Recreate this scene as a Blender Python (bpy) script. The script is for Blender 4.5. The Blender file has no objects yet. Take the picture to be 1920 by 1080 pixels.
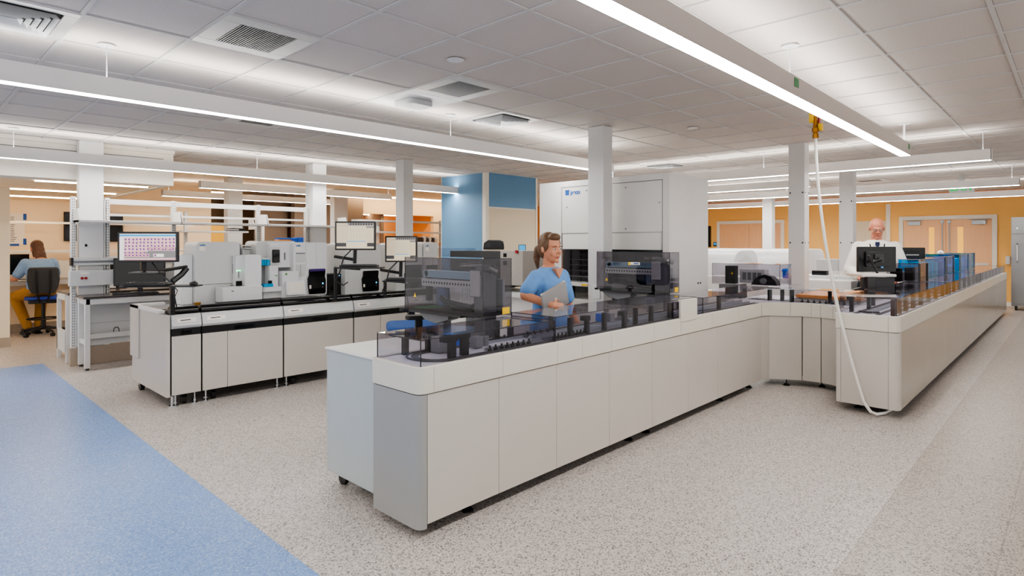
import bpy, bmesh, math, random
from math import sin, cos, pi, radians, sqrt
from mathutils import Vector, Matrix, Euler
random.seed(7)
SC = bpy.context.scene
COL = SC.collection
# ------------------------------------------------------------------ view
F, HY, CX, YAW, H, CZ = 1117.0, 455.0, 960.0, radians(43.55), 1.55, 2.85
cam_d = bpy.data.cameras.new('camera'); cam = bpy.data.objects.new('camera', cam_d); COL.objects.link(cam)
cam.location = (0, 0, H); cam.rotation_euler = (pi/2, 0, YAW - pi/2)
cam_d.sensor_width = 36; cam_d.lens = 36*F/1920; cam_d.shift_y = -(540-HY)/1920
cam_d.clip_start = .05; cam_d.clip_end = 100
SC.camera = cam
def dirs(u):
    a = (u-CX)/F
    return cos(YAW)+a*sin(YAW), sin(YAW)-a*cos(YAW)
def onY(u, y, v=None):       # point of the upright plane Y=y : X (and height)
    dx, dy = dirs(u); D = y/dy
    return dx*D if v is None else (dx*D, H-(v-HY)*D/F)
def onX(u, x, v=None):
    dx, dy = dirs(u); D = x/dx
    return dy*D if v is None else (dy*D, H-(v-HY)*D/F)
def P(u, v, z):
    D = F*(H-z)/(v-HY); dx, dy = dirs(u)
    return Vector((dx*D, dy*D, z))
def atD(u, v, D):
    dx, dy = dirs(u)
    return Vector((dx*D, dy*D, H-(v-HY)*D/F))
# ------------------------------------------------------------------ materials
def new_mat(name):
    m = bpy.data.materials.new(name); m.use_nodes = True
    nt = m.node_tree; nt.nodes.clear()
    return m, nt, nt.nodes, nt.links
def S(r, g, b):   # sRGB 0-255 -> linear
    f = lambda c: (c/255/12.92 if c/255 <= .04045 else ((c/255+.055)/1.055)**2.4)
    return (f(r), f(g), f(b), 1)
def mat(name, col, rough=.5, metal=0, var=.04, scale=30, bump=0, coat=0, emit=0, ecol=None, spec=.5):
    m, nt, N, L = new_mat(name)
    out = N.new('ShaderNodeOutputMaterial'); b = N.new('ShaderNodeBsdfPrincipled')
    L.new(b.outputs[0], out.inputs[0])
    tc = N.new('ShaderNodeTexCoord'); nz = N.new('ShaderNodeTexNoise'); nz.inputs['Scale'].default_value = scale
    nz.inputs['Detail'].default_value = 3
    L.new(tc.outputs['Object'], nz.inputs['Vector'])
    cr = N.new('ShaderNodeValToRGB')
    cr.color_ramp.elements[0].position = .3; cr.color_ramp.elements[1].position = .7
    cr.color_ramp.elements[0].color = tuple(c*(1-var) for c in col[:3])+(1,)
    cr.color_ramp.elements[1].color = tuple(min(1, c*(1+var)) for c in col[:3])+(1,)
    L.new(nz.outputs['Fac'], cr.inputs[0]); L.new(cr.outputs[0], b.inputs['Base Color'])
    b.inputs['Roughness'].default_value = rough; b.inputs['Metallic'].default_value = metal
    b.inputs['Specular IOR Level'].default_value = spec
    b.inputs['Coat Weight'].default_value = coat; b.inputs['Coat Roughness'].default_value = .08
    if bump:
        bp = N.new('ShaderNodeBump'); bp.inputs['Strength'].default_value = bump; bp.inputs['Distance'].default_value = .01
        L.new(nz.outputs['Fac'], bp.inputs['Height']); L.new(bp.outputs[0], b.inputs['Normal'])
    if emit:
        b.inputs['Emission Color'].default_value = ecol or col; b.inputs['Emission Strength'].default_value = emit
    return m
def emis(name, col, s):
    m, nt, N, L = new_mat(name)
    out = N.new('ShaderNodeOutputMaterial'); e = N.new('ShaderNodeEmission')
    tc = N.new('ShaderNodeTexCoord'); nz = N.new('ShaderNodeTexNoise'); nz.inputs['Scale'].default_value = 2
    mx = N.new('ShaderNodeMix'); mx.data_type = 'RGBA'
    mx.inputs[6].default_value = tuple(c*.97 for c in col[:3])+(1,); mx.inputs[7].default_value = col
    L.new(tc.outputs['Object'], nz.inputs['Vector']); L.new(nz.outputs['Fac'], mx.inputs[0]); L.new(mx.outputs[2], e.inputs[0])
    e.inputs[1].default_value = s; L.new(e.outputs[0], out.inputs[0])
    return m
def acrylic(name, tint, gl=1.0, ior=1.42):
    m, nt, N, L = new_mat(name)
    out = N.new('ShaderNodeOutputMaterial'); t = N.new('ShaderNodeBsdfTransparent'); g = N.new('ShaderNodeBsdfGlossy')
    mx = N.new('ShaderNodeMixShader'); fr = N.new('ShaderNodeFresnel'); fr.inputs[0].default_value = ior
    t.inputs[0].default_value = tint; g.inputs['Roughness'].default_value = .02; g.inputs['Color'].default_value = (gl, gl, gl, 1)
    ge = N.new('ShaderNodeNewGeometry'); mm = N.new('ShaderNodeMath'); mm.operation = 'SUBTRACT'; mm.inputs[0].default_value = 1
    L.new(ge.outputs['Backfacing'], mm.inputs[1]); m2 = N.new('ShaderNodeMath'); m2.operation = 'MULTIPLY'
    L.new(mm.outputs[0], m2.inputs[0]); L.new(fr.outputs[0], m2.inputs[1])
    L.new(m2.outputs[0], mx.inputs[0]); L.new(t.outputs[0], mx.inputs[1]); L.new(g.outputs[0], mx.inputs[2]); L.new(mx.outputs[0], out.inputs[0])
    return m
M = {}
M['white'] = mat('white_powder_coat', S(214, 213, 210), .42, var=.015, scale=6)
M['panel'] = mat('grey_white_panel', S(192, 186, 178), .33, var=.012, scale=3)
M['panel_gloss'] = mat('glossy_grey_panel', S(178, 172, 163), .16, var=.012, scale=3)
M['panel_cool'] = mat('cool_grey_panel', S(150, 150, 147), .28, var=.015, scale=3)  # colour darkened for the blue floor and dark that the end panel reflects
M['cream'] = mat('cream_fascia', S(205, 201, 190), .35, var=.012, scale=4)
M['colwhite'] = mat('column_paint', S(212, 212, 212), .5, var=.01, scale=5)
M['tee'] = mat('ceiling_tee', S(205, 202, 199), .6, var=.02)
M['black'] = mat('black_plastic', S(22, 21, 22), .38, var=.08)
M['blackgloss'] = mat('black_gloss', S(14, 13, 15), .12, var=.05)
M['dark'] = mat('dark_grey_plastic', S(52, 52, 54), .45, var=.06)
M['shadow'] = mat('matte_black', S(10, 10, 10), .9, var=.1)
M['mid'] = mat('mid_grey', S(120, 121, 124), .4, var=.04)
M['lgrey'] = mat('light_grey_plastic', S(203, 204, 203), .35, var=.015)
M['wplastic'] = mat('white_plastic', S(222, 223, 225), .3, var=.01)
M['steel'] = mat('brushed_steel', S(150, 150, 150), .3, .85, var=.06, scale=50)
M['chrome'] = mat('chrome', S(205, 208, 212), .12, 1, var=.03)
M['alu'] = mat('aluminium', S(165, 172, 178), .35, .6, var=.04)
M['orange'] = mat('orange_wall_paint', S(255, 200, 118), .7, var=.015, scale=2)
M['orange2'] = mat('deep_orange_paint', S(232, 150, 78), .7, var=.02, scale=2)
M['warm'] = mat('warm_cream_wall', S(248, 224, 190), .7, var=.015, scale=2)
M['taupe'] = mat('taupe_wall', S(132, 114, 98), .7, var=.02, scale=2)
M['offw'] = mat('off_white_paint', S(238, 233, 222), .65, var=.012, scale=2)
M['bluewall'] = mat('blue_wall_paint', S(104, 148, 184), .55, var=.015, scale=2)
M['creamwall'] = mat('cream_wall_paint', S(226, 212, 186), .6, var=.015, scale=2)
M['base'] = mat('vinyl_baseboard', S(165, 150, 134), .6, var=.03)
M['blue'] = mat('blue_fabric', S(24, 66, 122), .8, var=.08, scale=80)
M['blueplastic'] = mat('blue_plastic', S(25, 90, 190), .35, var=.04)
M['cyan'] = mat('cyan_plastic', S(20, 155, 205), .35, var=.03)
M['yellow'] = mat('yellow_label', S(245, 200, 20), .5, var=.03)
M['red'] = mat('red_plastic', S(150, 20, 25), .4, var=.05)
M['green'] = mat('green_tape', S(70, 130, 85), .6, var=.06)
M['bluetape'] = mat('blue_tape', S(30, 85, 170), .6, var=.06)
M['purple'] = mat('purple_plastic', S(70, 40, 120), .35, var=.04)
M['paper'] = mat('paper', S(238, 232, 222), .8, var=.01)
M['epoxy'] = mat('dark_epoxy_top', S(72, 66, 66), .25, var=.1, scale=120)
M['orangetop'] = mat('orange_worktop', S(225, 150, 80), .4, var=.04)
M['deck'] = mat('metal_deck', S(218, 218, 224), .35, .0, var=.03)
M['brass'] = mat('brass', S(170, 120, 50), .3, .9, var=.08)
M['hose'] = mat('white_hose', S(225, 222, 215), .35, var=.02)
M['led'] = emis('lamp_diffuser', (1, .98, .95, 1), 22)
M['led2'] = emis('far_lamp_diffuser', (1, .98, .95, 1), 38)
M['ledup'] = emis('lamp_uplight', (1, .975, .93, 1), 13)
M['ledwarm'] = emis('warm_lamp', (1, .78, .52, 1), 22)
M['ledgreen'] = emis('green_indicator', (.1, 1, .35, 1), 3)
M['ledblue'] = emis('blue_indicator', (.05, .6, 1, 1), 2)
M['smoke'] = acrylic('smoked_acrylic', (.84, .83, .86, 1))
M['smokedark'] = acrylic('dark_smoked_acrylic', (.70, .685, .71, 1))
M['smokelite'] = acrylic('light_smoked_acrylic', (.70, .69, .73, 1))
M['bluesmoke'] = acrylic('blue_acrylic', (.20, .75, .94, 1))
M['edge'] = mat('acrylic_edge', S(30, 28, 34), .2, var=.03)
# wood veneer
def wood():
    m, nt, N, L = new_mat('maple_veneer')
    out = N.new('ShaderNodeOutputMaterial'); b = N.new('ShaderNodeBsdfPrincipled'); L.new(b.outputs[0], out.inputs[0])
    tc = N.new('ShaderNodeTexCoord'); mp = N.new('ShaderNodeMapping'); mp.inputs['Scale'].default_value = (12, 12, .8)
    nz = N.new('ShaderNodeTexNoise'); nz.inputs['Scale'].default_value = 3; nz.inputs['Detail'].default_value = 6
    cr = N.new('ShaderNodeValToRGB'); cr.color_ramp.elements[0].color = S(232, 176, 128); cr.color_ramp.elements[1].color = S(244, 196, 150)
    L.new(tc.outputs['Object'], mp.inputs[0]); L.new(mp.outputs[0], nz.inputs['Vector']); L.new(nz.outputs['Fac'], cr.inputs[0]); L.new(cr.outputs[0], b.inputs['Base Color'])
    b.inputs['Roughness'].default_value = .4
    return m
M['wood'] = wood()
def math_n(N, L, op, a, b=None, clamp=False):
    n = N.new('ShaderNodeMath'); n.operation = op; n.use_clamp = clamp
    for i, x in enumerate((a, b)):
        if x is None: continue
        if isinstance(x, (int, float)): n.inputs[i].default_value = x
        else: L.new(x, n.inputs[i])
    return n.outputs[0]
def grid_line(N, L, coord, off, pitch, w):
    a = math_n(N, L, 'SUBTRACT', coord, off); a = math_n(N, L, 'DIVIDE', a, pitch); a = math_n(N, L, 'FRACT', a)
    a = math_n(N, L, 'SUBTRACT', a, .5); a = math_n(N, L, 'ABSOLUTE', a)
    return math_n(N, L, 'GREATER_THAN', a, .5 - w/2/pitch)
def floor_mat(name, c0, c1, c2, aisle=False, rough=.32):
    m, nt, N, L = new_mat(name)
    out = N.new('ShaderNodeOutputMaterial'); b = N.new('ShaderNodeBsdfPrincipled'); L.new(b.outputs[0], out.inputs[0])
    tc = N.new('ShaderNodeTexCoord')
    v1 = N.new('ShaderNodeTexVoronoi'); v1.inputs['Scale'].default_value = 150
    v2 = N.new('ShaderNodeTexNoise'); v2.inputs['Scale'].default_value = 170; v2.inputs['Detail'].default_value = 2
    v3 = N.new('ShaderNodeTexNoise'); v3.inputs['Scale'].default_value = .7
    for v in (v1, v2, v3): L.new(tc.outputs['Object'], v.inputs['Vector'])
    sep = N.new('ShaderNodeSeparateColor'); L.new(v1.outputs['Color'], sep.inputs[0])
    cr = N.new('ShaderNodeValToRGB'); e = cr.color_ramp.elements
    e[0].position = 0; e[0].color = c1; e[1].position = 1; e[1].color = c2
    a = cr.color_ramp.elements.new(.22); a.color = tuple((x+y)/2 for x, y in zip(c0, c1)); a = cr.color_ramp.elements.new(.36); a.color = c0
    a = cr.color_ramp.elements.new(.8); a.color = c0
    L.new(sep.outputs[0], cr.inputs[0])
    mx = N.new('ShaderNodeMix'); mx.data_type = 'RGBA'; mx.blend_type = 'MULTIPLY'; mx.inputs[0].default_value = 1
    r2 = N.new('ShaderNodeValToRGB'); r2.color_ramp.elements[0].position = .38; r2.color_ramp.elements[0].color = (.86, .86, .86, 1)
    r2.color_ramp.elements[1].position = .6; r2.color_ramp.elements[1].color = (1.0, 1.0, 1.0, 1)
    L.new(v2.outputs['Fac'], r2.inputs[0]); L.new(cr.outputs[0], mx.inputs[6]); L.new(r2.outputs[0], mx.inputs[7])
    col = mx.outputs[2]
    sx = N.new('ShaderNodeSeparateXYZ'); L.new(tc.outputs['Object'], sx.inputs[0])
    if aisle:
        ais = math_n(N, L, 'LESS_THAN', sx.outputs[1], .83)
        gx = grid_line(N, L, sx.outputs[0], .1, .6, .006); gy = grid_line(N, L, sx.outputs[1], .83, .55, .007)
        g = math_n(N, L, 'MAXIMUM', gx, gy); g = math_n(N, L, 'MULTIPLY', g, ais)
        big = grid_line(N, L, sx.outputs[1], .83, 1.83, .003)
        g = math_n(N, L, 'MAXIMUM', math_n(N, L, 'MULTIPLY', g, .35), math_n(N, L, 'MULTIPLY', big, .12))
        m1 = N.new('ShaderNodeMix'); m1.data_type = 'RGBA'; m1.blend_type = 'MULTIPLY'
        L.new(math_n(N, L, 'MULTIPLY', ais, 1.0), m1.inputs[0]); L.new(col, m1.inputs[6]); m1.inputs[7].default_value = (.80, .77, .73, 1)
        m2 = N.new('ShaderNodeMix'); m2.data_type = 'RGBA'; L.new(g, m2.inputs[0]); L.new(m1.outputs[2], m2.inputs[6]); m2.inputs[7].default_value = (.1, .09, .08, 1)
        col = m2.outputs[2]
    else:
        gx = grid_line(N, L, sx.outputs[0], 1.39, .92, .004); gy = grid_line(N, L, sx.outputs[1], .3, .92, .004)
        g = math_n(N, L, 'MULTIPLY', math_n(N, L, 'MAXIMUM', gx, gy), .25)
        m2 = N.new('ShaderNodeMix'); m2.data_type = 'RGBA'; L.new(g, m2.inputs[0]); L.new(col, m2.inputs[6]); m2.inputs[7].default_value = (.1, .12, .2, 1)
        col = m2.outputs[2]
    L.new(col, b.inputs['Base Color'])
    rr = N.new('ShaderNodeMapRange'); L.new(v3.outputs['Fac'], rr.inputs[0]); rr.inputs[3].default_value = rough-.05; rr.inputs[4].default_value = rough+.08
    L.new(rr.outputs[0], b.inputs['Roughness'])
    return m
M['floor'] = floor_mat('speckled_vinyl', S(198, 190, 184), S(100, 92, 88), S(224, 216, 210), True)
M['floorblue'] = floor_mat('blue_speckled_vinyl', S(122, 158, 210), S(92, 126, 188), S(180, 198, 224), False)
def ceiling_mat():
    m, nt, N, L = new_mat('acoustic_tile')
    out = N.new('ShaderNodeOutputMaterial'); b = N.new('ShaderNodeBsdfPrincipled'); L.new(b.outputs[0], out.inputs[0])
    tc = N.new('ShaderNodeTexCoord'); sx = N.new('ShaderNodeSeparateXYZ'); L.new(tc.outputs['Object'], sx.inputs[0])
    nz = N.new('ShaderNodeTexNoise'); nz.inputs['Scale'].default_value = 160; nz.inputs['Detail'].default_value = 3; L.new(tc.outputs['Object'], nz.inputs['Vector'])
    cr = N.new('ShaderNodeValToRGB'); cr.color_ramp.elements[0].position = .35; cr.color_ramp.elements[0].color = S(202, 194, 187)
    cr.color_ramp.elements[1].position = .6; cr.color_ramp.elements[1].color = S(213, 206, 200)
    L.new(nz.outputs['Fac'], cr.inputs[0])
    gx = grid_line(N, L, sx.outputs[0], 2.477, .5692, .034); gy = grid_line(N, L, sx.outputs[1], 2.846, .6242, .034)
    g = math_n(N, L, 'MAXIMUM', gx, gy)
    mx = N.new('ShaderNodeMix'); mx.data_type = 'RGBA'; L.new(g, mx.inputs[0]); L.new(cr.outputs[0], mx.inputs[6]); mx.inputs[7].default_value = S(168, 162, 158)
    L.new(mx.outputs[2], b.inputs['Base Color']); b.inputs['Roughness'].default_value = .85
    bp = N.new('ShaderNodeBump'); bp.inputs['Strength'].default_value = .25; bp.inputs['Distance'].default_value = .004
    L.new(nz.outputs['Fac'], bp.inputs['Height']); L.new(bp.outputs[0], b.inputs['Normal'])
    return m
M['ceil'] = ceiling_mat()
# ------------------------------------------------------------------ geometry helpers
class MB:
    def __init__(s): s.v = []; s.f = []; s.mi = []; s.m = 0; s.T = None
    def add(s, vs, fs):
        b = len(s.v)
        if s.T is not None: vs = [s.T @ Vector(p) for p in vs]
        s.v += [tuple(p) for p in vs]; s.f += [tuple(b+i for i in f) for f in fs]; s.mi += [s.m]*len(fs); return s
    def box(s, x0, x1, y0, y1, z0, z1):
        if x1 < x0: x0, x1 = x1, x0
        if y1 < y0: y0, y1 = y1, y0
        if z1 < z0: z0, z1 = z1, z0
        return s.add([(x0,y0,z0),(x1,y0,z0),(x1,y1,z0),(x0,y1,z0),(x0,y0,z1),(x1,y0,z1),(x1,y1,z1),(x0,y1,z1)],
                     [(0,3,2,1),(4,5,6,7),(0,1,5,4),(1,2,6,5),(2,3,7,6),(3,0,4,7)])
    def rbox(s, x0, x1, y0, y1, z0, z1, r=.02, n=3, ax='z'):   # rounded along one axis
        a = {'z': (x0,x1,y0,y1,z0,z1), 'x': (y0,y1,z0,z1,x0,x1), 'y': (x0,x1,z0,z1,y0,y1)}[ax]
        r = min(r, abs(a[1]-a[0])/2.01, abs(a[3]-a[2])/2.01)
        pts = []
        for cx_, cy_, t0 in ((a[1]-r,a[3]-r,0),(a[0]+r,a[3]-r,90),(a[0]+r,a[2]+r,180),(a[1]-r,a[2]+r,270)):
            for k in range(n+1):
                t = radians(t0+90*k/n); pts.append((cx_+r*cos(t), cy_+r*sin(t)))
        return s.prism(pts, a[4], a[5], ax)
    def prism(s, pts, a0, a1, ax='z'):
        n = len(pts)
        def mk(p, a): return {'z': (p[0],p[1],a), 'x': (a,p[0],p[1]), 'y': (p[0],a,p[1])}[ax]
        vs = [mk(p, a0) for p in pts]+[mk(p, a1) for p in pts]
        fs = [tuple(range(n))[::-1], tuple(range(n, 2*n))]+[(i,(i+1)%n,n+(i+1)%n,n+i) for i in range(n)]
        if ax == 'y': fs = [f[::-1] for f in fs]
        return s.add(vs, fs)
    def cyl(s, p0, p1, r0, r1=None, n=12, caps=True):
        r1 = r0 if r1 is None else r1
        p0 = Vector(p0); p1 = Vector(p1); d = (p1-p0)
        if d.length < 1e-7: return s
        d.normalize(); a = d.orthogonal().normalized(); b = d.cross(a)
        vs = []
        for p, r in ((p0, r0), (p1, r1)):
            for k in range(n):
                t = 2*pi*k/n; vs.append(p+a*r*cos(t)+b*r*sin(t))
        fs = [(k,(k+1)%n,n+(k+1)%n,n+k) for k in range(n)]
        if caps: fs += [tuple(range(n))[::-1], tuple(range(n, 2*n))]
        return s.add(vs, fs)
    def tube(s, pts, r, n=8):
        pts = [Vector(p) for p in pts]; rs = r if isinstance(r, (list, tuple)) else [r]*len(pts)
        vs = []; a = None
        for i, p in enumerate(pts):
            d = (pts[min(i+1, len(pts)-1)]-pts[max(i-1, 0)]).normalized()
            if a is None: a = d.orthogonal().normalized()
            a = (a-d*a.dot(d)); a = a.normalized() if a.length > 1e-6 else d.orthogonal().normalized(); b = d.cross(a)
            vs += [p+(a*cos(2*pi*k/n)+b*sin(2*pi*k/n))*rs[i] for k in range(n)]
        m = len(pts); fs = [(i*n+k, i*n+(k+1)%n, (i+1)*n+(k+1)%n, (i+1)*n+k) for i in range(m-1) for k in range(n)]
        fs += [tuple(range(n))[::-1], tuple(range((m-1)*n, m*n))]
        return s.add(vs, fs)
    def lathe(s, prof, c=(0,0,0), n=24):   # prof [(r,z)]
        vs = []; c = Vector(c)
        for r, z in prof: vs += [c+Vector((r*cos(2*pi*k/n), r*sin(2*pi*k/n), z)) for k in range(n)]
        m = len(prof); fs = [(i*n+k, i*n+(k+1)%n, (i+1)*n+(k+1)%n, (i+1)*n+k) for i in range(m-1) for k in range(n)]
        fs += [tuple(range(n))[::-1], tuple(range((m-1)*n, m*n))]
        return s.add(vs, fs)
    def quad(s, a, b, c, d): return s.add([a,b,c,d], [(0,1,2,3)])
    def ell(s, c, r, n=16, m=10, R=None):
        c = Vector(c); vs = []; R = R or Matrix.Identity(3)
        for i in range(1, m):
            t = pi*i/m
            for k in range(n):
                p = 2*pi*k/n; vs.append(c+R@Vector((r[0]*sin(t)*cos(p), r[1]*sin(t)*sin(p), r[2]*cos(t))))
        vs.append(c+R@Vector((0,0,r[2]))); vs.append(c+R@Vector((0,0,-r[2])))
        fs = [(i*n+k, (i+1)*n+k, (i+1)*n+(k+1)%n, i*n+(k+1)%n) for i in range(m-2) for k in range(n)]
        T = (m-1)*n
        fs += [(T, k, (k+1)%n) for k in range(n)]+[(T+1, (m-2)*n+(k+1)%n, (m-2)*n+k) for k in range(n)]
        return s.add(vs, fs)
    def loft(s, rings):
        n = len(rings[0]); vs = [p for r in rings for p in r]; m = len(rings)
        fs = [(i*n+k, i*n+(k+1)%n, (i+1)*n+(k+1)%n, (i+1)*n+k) for i in range(m-1) for k in range(n)]
        fs += [tuple(range(n))[::-1], tuple(range((m-1)*n, m*n))]
        return s.add(vs, fs)
    def at(s, loc, rz=0, rx=0, ry=0):
        s.T = Matrix.Translation(loc) @ Euler((rx, ry, rz)).to_matrix().to_4x4(); return s
OFF = {}
def mesh_obj(name, mb, mats, off, bevel=0, smooth=True, seg=2, weld=False):
    me = bpy.data.meshes.new(name)
    me.from_pydata([tuple(Vector(v)-off) for v in mb.v], [], mb.f)
    mats = mats if isinstance(mats, (list, tuple)) else [mats]
    for m in mats: me.materials.append(M[m] if isinstance(m, str) else m)
    for p, i in zip(me.polygons, mb.mi): p.material_index = i
    bm = bmesh.new(); bm.from_mesh(me); bmesh.ops.recalc_face_normals(bm, faces=bm.faces); bm.to_mesh(me); bm.free()
    if smooth:
        me.polygons.foreach_set('use_smooth', [True]*len(me.polygons)); me.set_sharp_from_angle(angle=radians(35))
    o = bpy.data.objects.new(name, me); COL.objects.link(o)
    if bevel:
        b = o.modifiers.new('bevel', 'BEVEL'); b.width = bevel; b.segments = seg; b.limit_method = 'ANGLE'; b.angle_limit = radians(50)
        b.harden_normals = False
    return o
def tag(o, label=None, cat=None, group=None, kind=None):
    if label: o['label'] = label
    if cat: o['category'] = cat
    if group: o['group'] = group
    if kind: o['kind'] = kind
    return o
def thing(name, label, cat, loc=(0,0,0), rz=0, group=None, local=False):
    o = bpy.data.objects.new(name, None); COL.objects.link(o); o.location = loc; o.rotation_euler = (0, 0, rz)
    o.empty_display_size = .1
    OFF[o.name] = Vector((0,0,0)) if local else Vector(loc)
    return tag(o, label, cat, group)
def part(name, mb, mats, parent, bevel=0, label=None, **k):
    off = OFF[parent.name]; o = mesh_obj(name, mb, mats, off, bevel, **k); o.parent = parent; OFF[o.name] = off
    if label: o['label'] = label
    return o
def solo(name, mb, mats, label, cat, group=None, bevel=0, **k):
    xs = [v[0] for v in mb.v]; ys = [v[1] for v in mb.v]; zs = [v[2] for v in mb.v]
    off = Vector(((min(xs)+max(xs))/2, (min(ys)+max(ys))/2, min(zs)))
    o = mesh_obj(name, mb, mats, off, bevel, **k); o.location = off; OFF[o.name] = off
    return tag(o, label, cat, group)
def struct(name, mb, mats, bevel=0, parent=None, **k):
    o = mesh_obj(name, mb, mats, Vector((0,0,0)), bevel, **k); OFF[o.name] = Vector((0,0,0))
    if parent: o.parent = parent
    else: o['kind'] = 'structure'
    return o
def copy_tree(o, parent=None):
    c = o.copy(); COL.objects.link(c); c.parent = parent; OFF[c.name] = OFF.get(o.name, Vector((0,0,0)))
    for ch in list(o.children): copy_tree(ch, c)
    return c
def text_mb(txt, size, ext=.001, align='CENTER', bold=0):
    cu = bpy.data.curves.new('t', 'FONT'); cu.body = txt; cu.size = size; cu.extrude = ext; cu.align_x = align; cu.align_y = 'CENTER'; cu.offset = bold
    o = bpy.data.objects.new('t', cu); COL.objects.link(o)
    dg = bpy.context.evaluated_depsgraph_get(); me = bpy.data.meshes.new_from_object(o.evaluated_get(dg))
    vs = [tuple(v.co) for v in me.vertices]; fs = [tuple(p.vertices) for p in me.polygons]
    bpy.data.objects.remove(o); bpy.data.curves.remove(cu); bpy.data.meshes.remove(me)
    return vs, fs
def put_text(mb, txt, size, loc, rz=0, bold=0, sx=1):    # upright text, reads from the side that rz turns (0: seen from -Y)
    vs, fs = text_mb(txt, size, bold=bold)
    T = Matrix.Translation(loc) @ Euler((0, 0, rz)).to_matrix().to_4x4() @ Euler((pi/2, 0, 0)).to_matrix().to_4x4() @ Matrix.Diagonal((sx,1,1,1))
    return mb.add([T @ Vector(v) for v in vs], fs)
# ================================================================== setting
X0, X1, Y0, Y1 = -4.0, 18.9, -4.0, 14.7
struct('floor', MB().box(X0, X1+.3, Y0, Y1+3, -.1, 0), 'floor')
struct('trim_1', MB().box(-1.2, 1.39, Y0, 9.6, 0, .004), 'floorblue')
struct('ceiling', MB().box(X0, X1, Y0, 10.35, CZ, CZ+.08), 'ceil')
# grid tees of the ceiling nearest the view stand slightly proud
tee = MB()
x = 2.477-.5692*11
while x < X1: tee.box(x-.012, x+.012, Y0, 10.35, CZ-.008, CZ+.001); x += .5692
y = 2.846-.6242*10
while y < 10.35: tee.box(X0, X1, y-.012, y+.012, CZ-.009, CZ+.001); y += .6242
struct('trim_2', tee, 'tee')
# gypsum ceiling beyond the tiles, low ceiling over the office bay, soffit
struct('ceiling_low', MB().box(-4, 2.80, 9.75, 14.7, 2.37, 2.45), 'warm')
struct('ceiling_plain', MB().box(2.83, X1, 10.35, Y1+3, CZ, CZ+.08), 'warm')
so = MB().box(-4, 2.83, 9.35, 9.75, 2.36, CZ).box(-4, 2.83, 9.29, 9.35, CZ-.05, CZ).box(2.75, 2.83, 9.75, 14.7, 2.36, CZ)
struct('wall_soffit', so, 'offw')
# slot lines in the soffit
struct('trim_3', MB().box(-4, 2.7, 9.342, 9.35, 2.72, 2.73).box(-4, 2.7, 9.342, 9.35, 2.66, 2.664), 'mid')
# back wall with its deep orange alcove
bw = MB()
bw.m = 0; bw.box(-4, 5.25, Y1, Y1+.15, 0, CZ)
struct('wall_back', bw, 'warm')
struct('wall_left', MB().box(.6, 1.28, 11.55, 11.75, 0, 2.37), 'creamwall')
struct('baseboard_left', MB().box(.6, 1.29, 11.535, 11.55, 0, .14), 'base')
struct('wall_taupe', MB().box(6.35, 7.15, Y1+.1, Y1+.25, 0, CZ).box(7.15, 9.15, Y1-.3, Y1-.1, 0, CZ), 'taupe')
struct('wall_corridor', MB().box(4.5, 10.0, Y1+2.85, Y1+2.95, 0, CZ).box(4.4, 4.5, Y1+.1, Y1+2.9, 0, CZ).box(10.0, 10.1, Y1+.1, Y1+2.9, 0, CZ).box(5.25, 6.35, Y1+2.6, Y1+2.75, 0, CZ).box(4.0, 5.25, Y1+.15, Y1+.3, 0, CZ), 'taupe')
bo = MB()   # orange wall, opening for the alcove
xa0, za1 = onY(677, Y1, 400); xa1 = onY(813, Y1)
za0 = .95
bo.box(9.15, xa0, Y1, Y1+.15, 0, CZ).box(xa0, xa1, Y1, Y1+.15, za1, CZ).box(xa1, X1, Y1, Y1+.15, 0, CZ).box(xa0, xa1, Y1, Y1+.15, 0, za0)
struct('wall_orange', bo, 'warm')
M['alcove'] = mat('apricot_paint', S(248, 188, 118), .7, var=.02)
struct('wall_alcove', MB().box(xa0-.1, xa1+.1, Y1+1.3, Y1+1.4, 0, CZ).box(xa1, xa1+.1, Y1+.15, Y1+1.3, 0, CZ).box(xa0-.1, xa0, Y1+.15, Y1+1.3, 0, CZ).box(xa0, xa1, Y1+.15, Y1+1.3, za1+.02, za1+.1), 'alcove')
# far (right) wall and its openings
bwx = X1
struct('wall_right', MB().box(bwx, bwx+.15, 6.0, 14.7, 0, CZ).box(bwx, bwx+.15, -4, 6.0, 0, CZ), 'orange')
struct('baseboard_right', MB().box(bwx-.015, bwx, -4, 8, 0, .1), 'offw')
struct('trim_4', MB().box(bwx-.02, bwx, -4, 14, 2.66, CZ), 'orange2')
# beige recess panel and white jambs behind the standing man
ya, yb = onX(1662, bwx), onX(1604, bwx)
struct('trim_5', MB().box(bwx-.03, bwx-.001, ya, yb, 0, 2.15), 'creamwall')
struct('trim_6', MB().box(bwx-.06, bwx, ya-.1, ya, 0, 2.6).box(bwx-.06, bwx, yb, yb+.12, 0, 2.6), 'offw')
# blue pier
px0, py0, px1, py1 = 7.64, 7.93, 9.05, 9.21
pier = struct('wall_pier', MB().box(px0, px1, py0, py1, 0, CZ), 'offw')
struct('wall_pier_blue', MB().box(px0-.012, px0, py0+.06, py1-.03, .1, CZ-.001), 'bluewall')
zb = H-(388-HY)*11.2/F
struct('wall_pier_upper', MB().box(px0+.05, px1-.02, py0-.012, py0, zb, CZ-.001), 'bluewall')
struct('wall_pier_lower', MB().box(px0+.05, px1-.02, py0-.01, py0, .1, zb-.03), 'creamwall')
struct('trim_7', MB().box(px0-.03, px0+.05, py0-.03, py0+.06, 0, CZ-.001).box(px1-.03, px1+.02, py0-.02, py0+.02, 0, CZ-.001), 'offw')
struct('wall_nook', MB().box(9.9, 10.0, 8.0, 9.0, 0, 2.35), 'orange2')
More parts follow.
